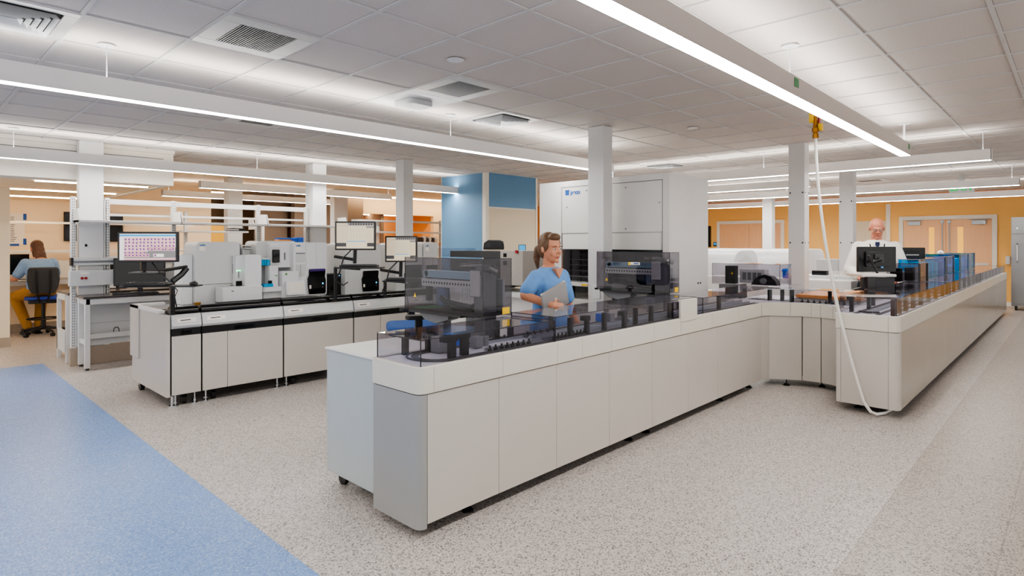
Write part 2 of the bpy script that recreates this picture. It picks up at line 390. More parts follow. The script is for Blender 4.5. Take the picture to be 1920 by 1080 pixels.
# columns
def column(name, x0, x1, y0, y1, dots=True):
    o = struct(name, MB().box(x0, x1, y0, y1, 0, CZ-.005), 'colwhite', bevel=.004)
    d = MB()
    if dots:
        for z in (.9, 1.55, 2.2):
            for q in (.12, .88):
                yy = y0+(y1-y0)*q; d.cyl((x0-.004, yy, z), (x0+.002, yy, z), .011, n=8)
                xx = x0+(x1-x0)*q; d.cyl((xx, y0-.004, z), (xx, y0+.002, z), .009, n=8)
        struct('bolt', d, 'dark', parent=o)
    return o
column('column_1', 5.45, 5.62, 3.79, 4.0, dots=False)
column('column_2', 5.50, 5.68, 7.53, 7.74, dots=False)
c3 = column('column_3', 8.17, 8.35, 2.56, 2.76)
c4 = column('column_4', 10.42, 10.6, 2.55, 2.75)
column('column_5', 13.64, 13.83, 4.96, 5.17, dots=False)
column('column_6', 1.685, 1.945, 9.13, 9.28, dots=False)
column('column_7', 4.78, 5.02, 9.0, 9.25, dots=False)
column('column_8', onY(427, 12.2), onY(455, 12.2), 12.2, 12.4, dots=False)
column('column_9', onY(627, 13.0), onY(652, 13.0), 13.0, 13.2, dots=False)
# socket plate on the nearest column, vent plate
s = thing('wall_socket', 'white socket plate low on the tall white column', 'socket', (5.44, 3.9, .95))
part('plate', MB().box(5.440, 5.448, 3.83, 3.93, .93, 1.08), 'wplastic', s, .002)
part('outlet', MB().box(5.436, 5.441, 3.86, 3.90, 1.03, 1.05), 'shadow', s)
# ---- doors in the orange wall
def door_pair(name, u0, u1, vt, leaf_handles=True, windows=True):
    ya, yb = onX(u1, bwx), onX(u0, bwx); zt = 2.25
    d = struct(name, MB().box(bwx-.05, bwx+.0, ya, ya+.1, 0, zt).box(bwx-.05, bwx, yb-.1, yb, 0, zt).box(bwx-.05, bwx, ya+.1, yb-.1, zt-.1, zt), 'offw', bevel=.004)
    ym = (ya+yb)/2
    for k, (a, b) in enumerate(((ya+.105, ym-.003), (ym+.003, yb-.105))):
        lf = struct('door_leaf', MB().box(bwx-.03, bwx-.002, a, b, .01, zt-.105), 'wood', parent=d)
        if windows:
            w = a+.2 if k == 0 else b-.2
            w0 = (b-.36, b-.24) if k == 0 else (a+.24, a+.36)
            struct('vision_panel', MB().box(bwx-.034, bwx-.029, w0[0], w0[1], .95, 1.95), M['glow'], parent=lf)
            yc = a+.25 if k == 0 else b-.25
            struct('door_closer', MB().box(bwx-.11, bwx-.03, yc-.14, yc+.14, zt-.24, zt-.14).box(bwx-.07, bwx-.05, yc-.2 if k else yc-.2, yc+.2, zt-.125, zt-.11), 'alu', parent=lf, bevel=.004)
            struct('push_bar', MB().box(bwx-.09, bwx-.05, a+.06, b-.06, .98, 1.04), 'wplastic', parent=lf, bevel=.004)
            yr = b-.07 if k == 0 else a+.07
            struct('vertical_rod', MB().cyl((bwx-.05, yr, .9), (bwx-.05, yr, zt-.13), .012, n=8).box(bwx-.07, bwx-.03, yr-.03, yr+.03, zt-.2, zt-.12), 'alu', parent=lf)
    return d
M['glow'] = mat('lit_window', S(255, 196, 90), .4, emit=.35, ecol=S(255, 190, 80))  # emission stands in for warm light at the panes and corridor door
door_pair('door_1', 1686, 1870, 400)
door_pair('door_2', 1345, 1471, 411, windows=False)
# exit sign
ex_ = 14.6; ye = onX(1803, ex_); ze = 2.535
e = thing('exit_sign', 'white exit sign with green letters, half hidden behind a pendant light', 'sign', (ex_, ye, ze))
part('housing', MB().box(ex_, ex_+.03, ye-.2, ye+.2, ze, ze+.2).box(ex_+.005, ex_+.025, ye-.05, ye+.05, ze+.2, CZ), 'wplastic', e, .004)
tm = MB(); put_text(tm, 'EXIT', .19, (ex_-.002, ye, ze+.1), -pi/2, bold=.004); part('lettering', tm, M['exitg'] if 'exitg' in M else mat('exit_green', S(20, 170, 90), .5, emit=.6, ecol=S(20, 180, 90)), e)
# ---- fixtures -----------------------------------------------------------------
def pendant(label, x0, x1, y0, y1, z0=2.5, hang=(), up='ledup', dn='led', tape=(), end='x', joints=(), body='lamp'):
    """linear fixture; runs along X or Y"""
    h = .125; t = thing('pendant_light', label, 'light', ((x0+x1)/2, (y0+y1)/2, z0))
    b = MB(); w = .006
    # an open channel: two sides, web, ends
    if end == 'x':
        b.box(x0, x1, y0, y0+w, z0, z0+h).box(x0, x1, y1-w, y1, z0, z0+h).box(x0+.003, x1-.003, y0+.003, y1-.003, z0+.05, z0+.058).box(x0, x0+w, y0, y1, z0, z0+h).box(x1-w, x1, y0, y1, z0, z0+h)
        part('housing', b, body, t)
        part('diffuser', MB().box(x0+w, x1-w, y0+w, y1-w, z0+.002, z0+.006), dn, t)
        if up: part('uplight', MB().box(x0+.05, x1-.05, y0+.025, y1-.025, z0+h-.012, z0+h-.008), up, t)
    else:
        b.box(x0, x0+w, y0, y1, z0, z0+h).box(x1-w, x1, y0, y1, z0, z0+h).box(x0+.003, x1-.003, y0+.003, y1-.003, z0+.05, z0+.058).box(x0, x1, y0, y0+w, z0, z0+h).box(x0, x1, y1-w, y1, z0, z0+h)
        part('housing', b, body, t)
        part('diffuser', MB().box(x0+w, x1-w, y0+w, y1-w, z0+.002, z0+.006), dn, t)
        if up: part('uplight', MB().box(x0+.025, x1-.025, y0+.05, y1-.05, z0+h-.012, z0+h-.008), up, t)
    if joints:
        j = MB()
        for q in joints: j.box(q-.004, q+.004, y0-.001, y1+.001, z0-.001, z0+h+.001)
        part('joint_cover', j, body, t)
    for q, thick in hang:
        cx_, cy_ = (q, (y0+y1)/2) if end == 'x' else ((x0+x1)/2, q)
        c = MB().cyl((cx_, cy_, z0+h), (cx_, cy_, CZ-.01), .012 if thick else .0035, n=8).lathe([(.055, -.012), (.05, -.002), (.01, 0)], (cx_, cy_, CZ), 16)
        part('suspension', c, 'wplastic', t)
    for q in tape:
        part('tape', MB().box(q-.035, q+.04, y0-.004, y0-.001, z0+.055, z0+.11), 'green', t, label='piece of green tape')
    return t
M['lamp'] = mat('lamp_housing', S(236, 233, 230), .45, var=.01, scale=4)
M['lampdim'] = mat('lamp_housing_grey', S(184, 174, 168), .5, var=.01, scale=4)  # darker copy of the housing; shade away from the lamps put into colour
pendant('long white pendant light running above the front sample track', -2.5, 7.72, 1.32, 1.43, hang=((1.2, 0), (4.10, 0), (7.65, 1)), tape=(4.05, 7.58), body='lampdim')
pendant('long white pendant light ending behind the tall front column', -2.5, 6.8, 4.56, 4.67, hang=((1.0, 0), (3.95, 0), (6.7, 1)), joints=(3.95,))
pendant('long pendant light over the bench with white shelves, ending at the blue pier', -2.5, 8.05, 8.68, 8.79, hang=((1.0, 0), (3.76, 0), (7.95, 1)), joints=(3.76,))
pendant('short pendant light whose end hangs above the second shelf bay, behind the longer one', 3.75, 7.72, 11.0, 11.1, hang=((3.8, 0), (7.66, 0)), joints=())
pendant('farthest short pendant light in front of the taupe wall', 3.87, 8.0, 13.45, 13.55, hang=((4.0, 0), (7.8, 0)))
pendant('pendant light crossing behind the drilled column of the track corner', 8.70, 8.81, .72, 6.2, end='y', hang=((.8, 0), (3.3, 0), (5.9, 1)))
pendant('pendant light running across in front of the exit sign', 12.86, 12.97, .7, 8.2, end='y', hang=((.8, 0), (4.4, 0)), dn='led2')
pendant('pendant light nearest to the orange wall with the doors', 15.83, 15.94, .2, 8.8, end='y', hang=((2.0, 0), (5.0, 0)), dn='led2')
pendant('pendant light close behind the tall white storage unit', 10.75, 10.86, 3.3, 7.4, end='y', hang=((3.5, 0),))
# recessed warm strips in the low ceiling
for k, (xa, xb, yy, z) in enumerate(((1.35, 2.7, 9.9, 0), (1.0, 2.7, 11.66, 0), (.9, 2.7, 13.4, 0))):
    xb = 2.65
    solo('recessed_ceiling_light', MB().box(xa, xb, yy-.03, yy+.03, 2.355, 2.369), 'ledwarm', ['first warm recessed light strip of the low office ceiling, just behind the soffit', 'middle warm recessed light strip of the low office ceiling', 'warm recessed light strip above the seated person\'s desk'][k], 'light', 'recessed light strips of the low ceiling')
yy = 14.2
solo('recessed_ceiling_light', MB().box(8.6, 13.2, yy-.03, yy+.03, CZ-.03, CZ-.002), 'ledwarm', 'warm light strip along the top of the orange back wall', 'light')
solo('recessed_ceiling_light', MB().box(xa0+.2, xa1-.9, Y1+.7, Y1+.75, za1-.0, za1+.019), 'ledwarm', 'slanting warm light strip inside the orange alcove', 'light')
solo('recessed_ceiling_light', MB().box(5.4, 6.2, Y1+1.3, Y1+1.36, CZ-.03, CZ-.002), 'ledwarm', 'short warm light strip in the dark corridor beyond the back wall', 'light')
def cell(i, j): return 2.477+.5692*i, 2.846+.6242*j
def grille(label, i, j, kind):
    x, y = cell(i, j); a, b = .5692, .6242
    t = thing('ceiling_vent', label, 'ceiling vent', (x+a/2, y+b/2, CZ-.03), group=None)
    if kind == 'return':
        f = .11
        fr = MB().box(x, x+a, y, y+f, CZ-.012, CZ).box(x, x+a, y+b-f, y+b, CZ-.012, CZ).box(x, x+f, y+f, y+b-f, CZ-.012, CZ).box(x+a-f, x+a, y+f, y+b-f, CZ-.012, CZ)
        part('frame', fr, 'alum2', t, .003)
        part('core', MB().box(x+f, x+a-f, y+f, y+b-f, CZ-.004, CZ-.001), 'mid', t)
        sl = MB(); n = 22
        for k in range(n):
            xx = x+f+(a-2*f)*(k+.5)/n; sl.box(xx-.004, xx+.002, y+f, y+b-f, CZ-.012, CZ-.003)
        part('slats', sl, 'steel', t)
    else:
        part('frame', MB().box(x, x+a, y, y+.07, CZ-.012, CZ).box(x, x+a, y+b-.07, y+b, CZ-.012, CZ).box(x, x+.07, y+.07, y+b-.07, CZ-.012, CZ).box(x+a-.07, x+a, y+.07, y+b-.07, CZ-.012, CZ), 'alum2', t, .003)
        part('core', MB().box(x+.07, x+a-.07, y+.07, y+b-.07, CZ-.003, CZ-.001), 'shadow', t)
        cx_, cy_ = x+a/2, y+b/2
        for k in range(5):
            r = .2-.036*k; rr = r-.016; z0 = CZ-.034; z1 = CZ-.006
            q = MB()
            o_ = [(cx_-r, cy_-r*1.08), (cx_+r, cy_-r*1.08), (cx_+r, cy_+r*1.08), (cx_-r, cy_+r*1.08)]
            i_ = [(cx_-rr, cy_-rr*1.08), (cx_+rr, cy_-rr*1.08), (cx_+rr, cy_+rr*1.08), (cx_-rr, cy_+rr*1.08)]
            for e_ in range(4):
                a0, a1, b0, b1 = o_[e_], o_[(e_+1)%4], i_[e_], i_[(e_+1)%4]
                q.quad((*a0, z0), (*a1, z0), (*b1, z1), (*b0, z1))
            part('louvre', q, 'wplastic', t)
    return t
M['alum2'] = mat('painted_aluminium', S(196, 196, 194), .35, .3, var=.02)
grille('square return air grille in the ceiling near the first row of tiles', -2, 1, 'return')
grille('square return air grille next to the white ceiling access point', 1, 1, 'return')
grille('four-way ceiling diffuser between the access point and the tall column', 3, 2, 'diff')
grille('large four-way ceiling diffuser cut by the top edge of the photo', -4, 2, 'diff')
grille('return air grille mostly hidden by the long pendant light', 0, 5, 'return')
grille('ceiling diffuser beyond the tall storage unit', 11, 3, 'diff')
grille('return air grille high above the double doors side of the room', 14, 1, 'return')
grille('ceiling diffuser behind the drilled column of the track corner', 20, 0, 'return')
# access point and small ceiling discs
x, y = cell(1, 2); t = thing('access_point', 'white ceiling access point box on its own white tile', 'access point', (x+.28, y+.31, CZ-.07))
part('tile', MB().box(x+.005, x+.564, y+.005, y+.619, CZ-.012, CZ-.002), 'wplastic', t, .003)
part('box', MB().rbox(x+.14, x+.42, y+.17, y+.45, CZ-.06, CZ-.012, .06, 5), 'lgrey', t, .012)
part('indicator', MB().cyl((x+.2, y+.25, CZ-.063), (x+.2, y+.25, CZ-.058), .012), 'wplastic', t)
for (xx, yy, lb) in ((2.775, 3.19, 'small white ceiling disc in the tile beside the return grille'), (6.25, 3.14, 'small white ceiling disc beyond the tall front column'), (8.9, 6.6, 'small white ceiling disc above the blue pier')):
    solo('ceiling_speaker', MB().lathe([(.06, -.008), (.055, -.012), (.0005, -.014)], (xx, yy, CZ-.001), 20), 'wplastic', lb, 'speaker')
# ================================================================== sample track, front arm
ZB, ZF, ZT, ZC = .07, .756, .90, 1.04
def foot(x, y, t, z0=.0, z1=.1, r=.035):
    part('foot', MB().lathe([(r, 0), (r, .008), (r*.6, .02), (.008, .024)], (x, y, z0), 14).cyl((x, y, .02), (x, y, z1), .008, n=8), 'black', t)
def rounded_L(x_end, y_front, y_back, x_far, r, th, z0, z1, steps=6):
    """thin shell round the end and the front of an arm"""
    out = [(x_end, y_back), (x_end, y_front+r)]
    for k in range(1, steps): a = pi+pi/2*k/steps; out.append((x_end+r+r*cos(a), y_front+r+r*sin(a)))
    out += [(x_end+r, y_front), (x_far, y_front)]
    inn = [(x_far, y_front+th), (x_end+r, y_front+th)]
    ri = r-th
    for k in range(steps-1, 0, -1): a = pi+pi/2*k/steps; inn.append((x_end+r+ri*cos(a), y_front+r+ri*sin(a)))
    inn += [(x_end+th, y_front+r), (x_end+th, y_back)]
    return MB().prism(out+inn, z0, z1)
A1 = thing('sample_track', 'long front arm of the grey sample track with smoked covers and a rounded near end', 'lab track', (4.2, 2.7, 0))
part('core', MB().box(1.99, 6.5, 2.55, 2.88, .1, .88), 'shadow', A1)
part('end_panel', rounded_L(1.905, 2.475, 2.895, 1.957, .045, .02, ZB-.02, ZF-.004), 'panel_cool', A1)
seams = [1.962, 2.495, 3.03, 3.636, 4.236, 4.848, 5.434, 6.02, 6.5]
for a, b in zip(seams, seams[1:]):
    part('front_panel', MB().box(a+.0015, b-.0015, 2.478, 2.496, ZB, ZF-.004), 'panel', A1, .0012)
part('fascia', rounded_L(1.900, 2.47, 2.90, 6.5, .05, .03, ZF, ZT), 'cream', A1, .004)
fs = MB()
for q in (2.0, 2.52, 3.03, 3.3, 3.65, 4.26, 4.7, 5.3, 5.9): fs.box(q-.0008, q+.0008, 2.4694, 2.4705, ZF+.004, ZT-.004)
part('seam', fs, 'mid', A1)
part('back_panel', MB().box(1.95, 6.9, 2.89, 2.905, ZB, ZF).box(1.93, 6.9, 2.885, 2.915, ZF, ZT), 'panel', A1, .002)
part('deck', MB().box(1.93, 6.9, 2.5, 2.885, ZT-.02, ZT-.006), 'deck', A1)
for xf in (2.32, 4.02, 4.28, 5.65, 6.37): foot(xf, 2.56, A1)
for xf in (2.32, 4.02, 5.65): foot(xf, 2.84, A1)
# belts: two dark grooves with a bend at the near end
gr = MB()
pts = []
for k in range(13): a = pi/2+pi*k/12; pts.append((2.16+.13*cos(a), 2.685+.13*sin(a)))
for off in (.145, .175):
    ring = []
    for k in range(13): a = pi/2+pi*k/12; ring.append((2.2+off*cos(a), 2.69+off*sin(a), ZT-.003))
    ring = [(6.5, 2.69+off, ZT-.003)]+ring+[(6.5, 2.69-off, ZT-.003)]
    gr.tube(ring, .006, 6)
ring0 = [(2.2+.14*cos(pi/2+pi*k/16), 2.69+.14*sin(pi/2+pi*k/16)) for k in range(17)]; ring1 = [(2.2+.105*cos(pi/2+pi*k/16), 2.69+.105*sin(pi/2+pi*k/16)) for k in range(17)]
ring0 = [(6.5, 2.83)]+ring0+[(6.5, 2.55)]; ring1 = [(6.5, 2.795)]+ring1+[(6.5, 2.585)]
for a, b, c, d in zip(ring0, ring0[1:], ring1[1:], ring1): gr.quad((*a, ZT-.004), (*b, ZT-.004), (*c, ZT-.004), (*d, ZT-.004))
part('belt', gr, 'dark', A1)
part('rail', MB().box(2.5, 6.5, 2.60, 2.61, ZT-.006, ZT+.012).box(2.5, 6.5, 2.77, 2.78, ZT-.006, ZT+.012).box(3.0, 6.5, 2.68, 2.70, ZT-.006, ZT+.02), 'alu', A1)
# posts that carry the covers
def post(t, x, y, w=.03, hook=0, zt=ZC-.012, d=.03, m='dark'):
    b = MB().box(x-w/2, x+w/2, y-d/2, y+d/2, ZT-.01, zt)
    if hook: b.box(x-w/2-hook, x+w/2+hook*.3, y-d/2-.003, y+d/2+.02, zt-.035, zt)
    part('cover_post', b, m, t, .002)
for x, y, w, hk in ((2.10, 2.86, .035, .01), (2.27, 2.84, .06, 0), (2.20, 2.56, .045, .04), (2.33, 2.6, .05, .03), (2.82, 2.82, .03, 0), (2.93, 2.8, .035, 0), (3.28, 2.56, .03, 0), (3.36, 2.8, .025, 0), (3.46, 2.55, .03, .02), (3.69, 2.56, .03, 0), (3.90, 2.52, .035, .02), (4.12, 2.56, .035, 0), (4.36, 2.56, .035, 0), (4.68, 2.56, .05, 0), (5.1, 2.55, .04, 0), (5.28, 2.8, .04, 0), (5.62, 2.55, .04, 0)):
    post(A1, x, y, w, hk, m='edge')
# small mechanisms on the deck
part('diverter', MB().box(2.24, 2.31, 2.72, 2.80, ZT, ZT+.09).box(2.50, 2.56, 2.68, 2.74, ZT, ZT+.07).cyl((2.62, 2.72, ZT), (2.62, 2.72, ZT+.06), .02), 'mid', A1, .003)
part('diverter', MB().box(2.33, 2.39, 2.70, 2.79, ZT+.03, ZT+.10), 'blueplastic', A1, .004)
part('diverter', MB().box(3.95, 4.01, 2.68, 2.76, ZT+.02, ZT+.09).box(4.16, 4.22, 2.68, 2.76, ZT, ZT+.08), 'mid', A1, .003)
part('diverter', MB().box(3.80, 3.85, 2.66, 2.72, ZT+.04, ZT+.10), 'blueplastic', A1, .004)
def cover(t, x0, x1, y0, y1, z0, z1, m='smoke', th=.004, ends=(1, 1), edge=True, sides=(1, 1), top=True):
    """acrylic box without a floor; one mesh of thin sheets, plus its dark edge lines"""
    b = MB()
    if sides[0]: b.box(x0, x1, y0, y0+th, z0, z1)
    if sides[1]: b.box(x0, x1, y1-th, y1, z0, z1)
    if ends[0]: b.box(x0, x0+th, y0+th, y1-th, z0, z1-th)
    if ends[1]: b.box(x1-th, x1, y0+th, y1-th, z0, z1-th)
    if top: b.box(x0, x1, y0+th, y1-th, z1-th, z1)
    c = part('cover', b, m, t)
    if edge:
        e = MB(); w = .003
        if ends[0]:
            e.box(x0-w/2, x0+w, y0-w/2, y0+w, z0, z1).box(x0-w/2, x0+w, y1-w, y1+w/2, z0, z1).box(x0-w/2, x0+w, y0, y1, z1-w, z1+w/2)
        if ends[1]:
            e.box(x1-w, x1+w/2, y0-w/2, y0+w, z0, z1).box(x1-w, x1+w/2, y0, y1, z1-w, z1+w/2)
        e.box(x0, x1, y0-w/2, y0+w*.7, z1-w*.7, z1+w/2)
        part('cover_edge', e, 'edge', c)
    return c
cover(A1, 1.925, 3.02, 2.488, 2.885, ZT-.003, ZC)
cover(A1, 3.03, 5.02, 2.488, 2.885, ZT-.003, ZC+.022)
cover(A1, 5.15, 6.62, 2.488, 2.885, ZT-.003, ZC+.005, ends=(1, 0))
part('front_cap', MB().rbox(4.69, 4.99, 2.462, 2.485, ZT-.03, ZC+.02, .01, 2, 'y').box(4.69, 4.99, 2.485, 2.56, ZC, ZC+.02), 'cream', A1, .004)
# carriers with little tubes
proto = None
spots = [(2.50+.05*k, 2.56) for k in range(8)]+[(2.66+.05*k, 2.79) for k in range(5)]+[(3.12+.042*k, 2.57) for k in range(10)]+[(3.08+.07*k, 2.78) for k in range(5)]
for k, (x, y) in enumerate(spots):
    if proto is None:
        proto = thing('sample_carrier', 'black puck carrying a short tube in a queue under the smoked track cover', 'sample carrier', (0, 0, 0), group='queued sample carriers on the front arm', local=True)
        part('puck', MB().lathe([(.015, 0), (.015, .016), (.009, .02)], (0, 0, 0), 10), 'black', proto)
        part('tube', MB().cyl((0, 0, .018), (0, 0, .036), .006, n=8), 'black', proto)
        c = proto
    else: c = copy_tree(proto)
    c.location = (x, y, ZT-.003)
# cabinet on castors beside the near end
M['panel_cool2'] = mat('pale_cool_panel', S(172, 179, 180), .3, var=.012, scale=3)
t = thing('side_cabinet', 'plain grey-white cabinet on a castor standing at the near end of the front track arm', 'cabinet', (2.2, 3.2, 0))
part('body', MB().box(1.955, 2.5, 2.93, 3.5, .09, .865), 'panel_cool2', t, .004)
part('top', MB().box(1.945, 2.51, 2.92, 3.51, .867, .88), 'white', t, .003)
for x, y in ((2.03, 3.42), (2.42, 3.42), (2.03, 3.0)):
    c = part('caster', MB().cyl((x-.014, y, .04), (x+.014, y, .04), .04, n=18), 'black', t)
    part('fork', MB().box(x-.02, x+.02, y-.012, y+.03, .05, .088).cyl((x, y+.02, .06), (x, y+.045, .075), .008), 'black', c)
# ------------------------------------------------------------------ corner module
C1 = thing('corner_track', 'recessed corner section of the track joining the two long arms', 'lab track', (6.9, 2.0, 0))
def wallstrip(pts, th, z0, z1):    # vertical strip along a polyline, thickness to +X
    q = MB()
    q.prism([(x, y) for x, y in pts]+[(x+th, y) for x, y in reversed(pts)], z0, z1); return q
cA = [(6.505, 2.478), (6.60, 2.465), (6.66, 2.42)]
part('front_panel', wallstrip([(6.503, 2.48), (6.56, 2.475), (6.62, 2.44)], .02, ZB, ZF-.004), 'panel', C1)
part('front_panel', wallstrip([(6.622, 2.438), (6.80, 2.16)], .02, ZB, ZF-.004), 'panel', C1)
part('front_panel', wallstrip([(6.802, 2.15), (6.815, 1.975)], .02, ZB, ZF-.004), 'panel', C1)
part('front_panel', wallstrip([(6.815, 1.967), (6.79, 1.87), (6.70, 1.74), (6.66, 1.70)], .02, ZB, ZF-.004), 'panel', C1)
part('front_panel', wallstrip([(6.655, 1.695), (6.5, 1.66), (6.2, 1.64)], .02, ZB, ZF-.004), 'panel', C1)
part('fascia', wallstrip([(6.50, 2.47), (6.56, 2.467), (6.612, 2.435), (6.79, 2.155), (6.803, 1.97), (6.78, 1.875), (6.69, 1.745), (6.62, 1.68), (6.2, 1.63)], .035, ZF, ZT), 'cream', C1, .002)
sm = MB()
for (x, y) in ((6.73, 2.25), (6.795, 2.06), (6.80, 1.972), (6.76, 1.84)): sm.box(x-.006, x-.003, y-.0008, y+.0008, ZF+.004, ZT-.004)
part('seam', sm, 'mid', C1)
part('core', MB().prism([(6.7, 2.44), (6.88, 2.14), (6.88, 1.95), (6.75, 1.72), (7.1, 1.72), (7.1, 2.6), (6.6, 2.6)], .1, .88), 'shadow', C1)
part('deck', MB().prism([(6.52, 2.5), (6.64, 2.45), (6.81, 2.16), (6.83, 1.97), (6.71, 1.76), (6.64, 1.7), (7.12, 1.7), (7.12, 2.45), (7.7, 2.45), (7.7, 2.885), (6.52, 2.885)], ZT-.02, ZT-.008), 'deck', C1)
part('belt', MB().box(6.95, 6.98, 1.7, 2.8, ZT-.008, ZT-.004).box(7.05, 7.08, 1.7, 2.8, ZT-.008, ZT-.004), 'dark', C1)
cv = MB(); line = [(6.62, 2.49), (6.66, 2.452), (6.83, 2.165), (6.845, 1.97), (6.82, 1.88), (6.73, 1.78), (6.68, 1.72)]
for a, b in zip(line, line[1:]):
    cv.add([(a[0], a[1], ZT-.005), (b[0], b[1], ZT-.005), (b[0]+.004, b[1], ZT-.005), (a[0]+.004, a[1], ZT-.005), (a[0], a[1], ZC), (b[0], b[1], ZC), (b[0]+.004, b[1], ZC), (a[0]+.004, a[1], ZC)], [(0,1,2,3), (4,7,6,5), (0,4,5,1), (3,2,6,7), (0,3,7,4), (1,5,6,2)])
cv.prism(line+[(7.12, 1.72), (7.12, 2.45), (7.7, 2.45), (7.7, 2.885), (6.62, 2.885)], ZC, ZC+.004)
part('cover', cv, 'smoke', C1)
ed = MB().tube([(x, y, ZC+.002) for x, y in line], .003, 5); part('cover_edge', ed, 'alu', C1)
for x, y, w in ((6.95, 2.55, .06), (6.97, 2.42, .05), (6.92, 2.30, .06), (7.05, 1.95, .04)  ): post(C1, x, y, w, 0, m='shadow')
for x, y in ((6.7, 2.3), (6.9, 2.0), (6.7, 1.76)): foot(x+.05, y, C1)
for k in range(8):
    c = copy_tree(proto); c.location = (6.95+.0*k, 2.2-.06*k, ZT-.006); c['label'] = 'black sample carrier queued on the belt of the corner track section'; c['group'] = 'queued sample carriers on the corner section'
# ------------------------------------------------------------------ right arm
XA, XB, YA, YB = 6.12, 16.85, 1.135, 1.62
A2 = thing('sample_track', 'right-hand arm of the sample track receding towards the double doors, glossy side panels', 'lab track', (11.4, 1.6, 0))
part('core', MB().box(6.2, 16.8, 1.2, 1.58, .1, .87), 'shadow', A2)
def shell(x0, y0, y1, z0, z1, r, th, x_far):
    return rounded_L(x0, y0, y1, x_far, r, th, z0, z1)
part('end_panel', MB().box(XA, XA+.02, 1.22, 1.60, ZB, ZF-.004).box(XA+.002, XA+.02, 1.602, 1.64, ZB, ZF-.004), 'panel', A2, .0015)
part('corner_panel', rounded_L(XA, YA, 1.218, 6.20, .045, .018, ZB, ZF-.004), 'panel', A2)
seams2 = [6.2, 7.4, 8.6, 9.8, 11.0, 12.2, 13.19, 15.2, 16.85]
for a, b in zip(seams2, seams2[1:]):
    part('side_panel', MB().box(a+.0015, b-.0015, YA, YA+.018, ZB, ZF-.004), 'panel_gloss', A2, .001)
part('far_panel', MB().box(XB-.02, XB, YA+.02, 1.66, ZB, ZF), 'panel', A2)
part('fascia', rounded_L(XA-.006, YA-.006, 1.645, XB, .05, .03, ZF, ZT), 'cream', A2, .004)
part('seam', MB().box(XA-.0075, XA-.005, 1.2172, 1.2188, ZF+.003, ZT-.003).box(XA-.0075, XA-.005, 1.5992, 1.6008, ZF+.003, ZT-.003), 'mid', A2)
part('back_panel', MB().box(7.2, XB, 1.65, 1.67, ZB, ZT), 'panel', A2, .002)
part('deck', MB().box(6.15, XB-.02, 1.17, 1.66, ZT-.02, ZT-.006), 'deck', A2)
part('belt', MB().box(6.2, 16.7, 1.30, 1.34, ZT-.006, ZT-.002).box(6.2, 16.7, 1.48, 1.52, ZT-.006, ZT-.002).tube([(6.35, 1.34, ZT), (6.28, 1.42, ZT), (6.35, 1.5, ZT)], .012), 'dark', A2)
part('rail', MB().box(6.3, 16.7, 1.38, 1.44, ZT-.006, ZT+.01).box(6.3, 16.7, 1.22, 1.24, ZT-.006, ZT+.015), 'alu', A2)
ZC2 = 1.05
cover(A2, XA+.04, 9.2, YA+.03, 1.62, ZT-.003, ZC2, ends=(1, 1))
cover(A2, 9.21, 12.4, YA+.03, 1.62, ZT-.003, ZC2, ends=(1, 1))
cover(A2, 12.41, XB-.1, YA+.03, 1.62, ZT-.003, ZC2, ends=(1, 1))
M['brownpost'] = mat('brown_post', S(66, 42, 32), .5, var=.05)
for k, x in enumerate((6.22, 6.45, 6.75, 7.1, 7.5, 7.95, 8.4, 8.9, 9.25, 9.8, 10.3, 10.8, 11.3, 11.8, 12.3)): post(A2, x, 1.2, .07, 0, zt=ZC2-.01, m='brownpost')
for k, x in enumerate((12.6, 13.1, 13.7, 14.3, 14.9, 15.5, 16.1)): post(A2, x, 1.2, .22, 0, zt=ZC2-.01, m='mid')
solo('side_counter', MB().box(7.5, 8.6, 1.75, 2.42, 0, .90), 'white', 'low white counter with papers behind the corner of the track', 'counter')
solo('counter_top', MB().box(7.47, 8.63, 1.73, 2.44, .901, .935), 'orangetop', 'orange worktop lying on the low counter behind the track corner', 'worktop')
for x, y in ((6.32, 1.56), (6.7, 1.5), (7.1, 1.55)): post(A2, x, y, .05, .01, zt=ZC2-.01, m='edge')
for x in (6.45, 7.5, 7.62, 8.7, 8.82, 9.9, 10.02, 11.2, 11.35, 12.5, 13.6, 15.0, 16.4): foot(x, 1.26, A2)
foot(6.3, 1.5, A2); foot(9.0, 1.56, A2); foot(14.0, 1.56, A2)
# boxes on the right arm
def mod_box(label, x0, x1, y0, y1, z1, m, inner, name='track_module', grey=True):
    t = thing(name, label, 'lab module', ((x0+x1)/2, (y0+y1)/2, ZC2+.004))
    z0 = ZC2+.005
    inner(t, x0, x1, y0, y1, z0, z1)
    cover(t, x0, x1, y0, y1, z0, z1, m, edge=False)
    part('corner_strip', MB().box(x0-.012, x0+.0, y0-.012, y0+.012, z0, z1+.004).box(x0-.01, x1, y0-.01, y0+.002, z1, z1+.008).box(x0-.012, x0, y0, y1, z1, z1+.008).box(x1, x1+.03, y0-.012, y0+.012, z0, z1+.006), 'edge' if not grey else 'mid', t)
    return t
def in1(t, x0, x1, y0, y1, z0, z1):
    part('gripper_block', MB().box(x0+.1, x0+.25, y0+.22, y0+.33, z0, z1-.06).box(x0+.08, x0+.2, y0+.08, y0+.17, z0+.02, z1-.05), 'shadow', t, .004)
    part('gripper_block', MB().box(x0+.3, x1-.04, y0+.03, y0+.3, z0, z0+.12).cyl((x0+.4, y0+.1, z0+.1), (x0+.4, y0+.1, z1-.04), .02), 'mid', t, .004)
mod_box('smoked cover box on the right-hand track arm in front of the blue covers', 8.72, 9.22, 1.41, 1.76, 1.285, 'smoke', in1, grey=False)
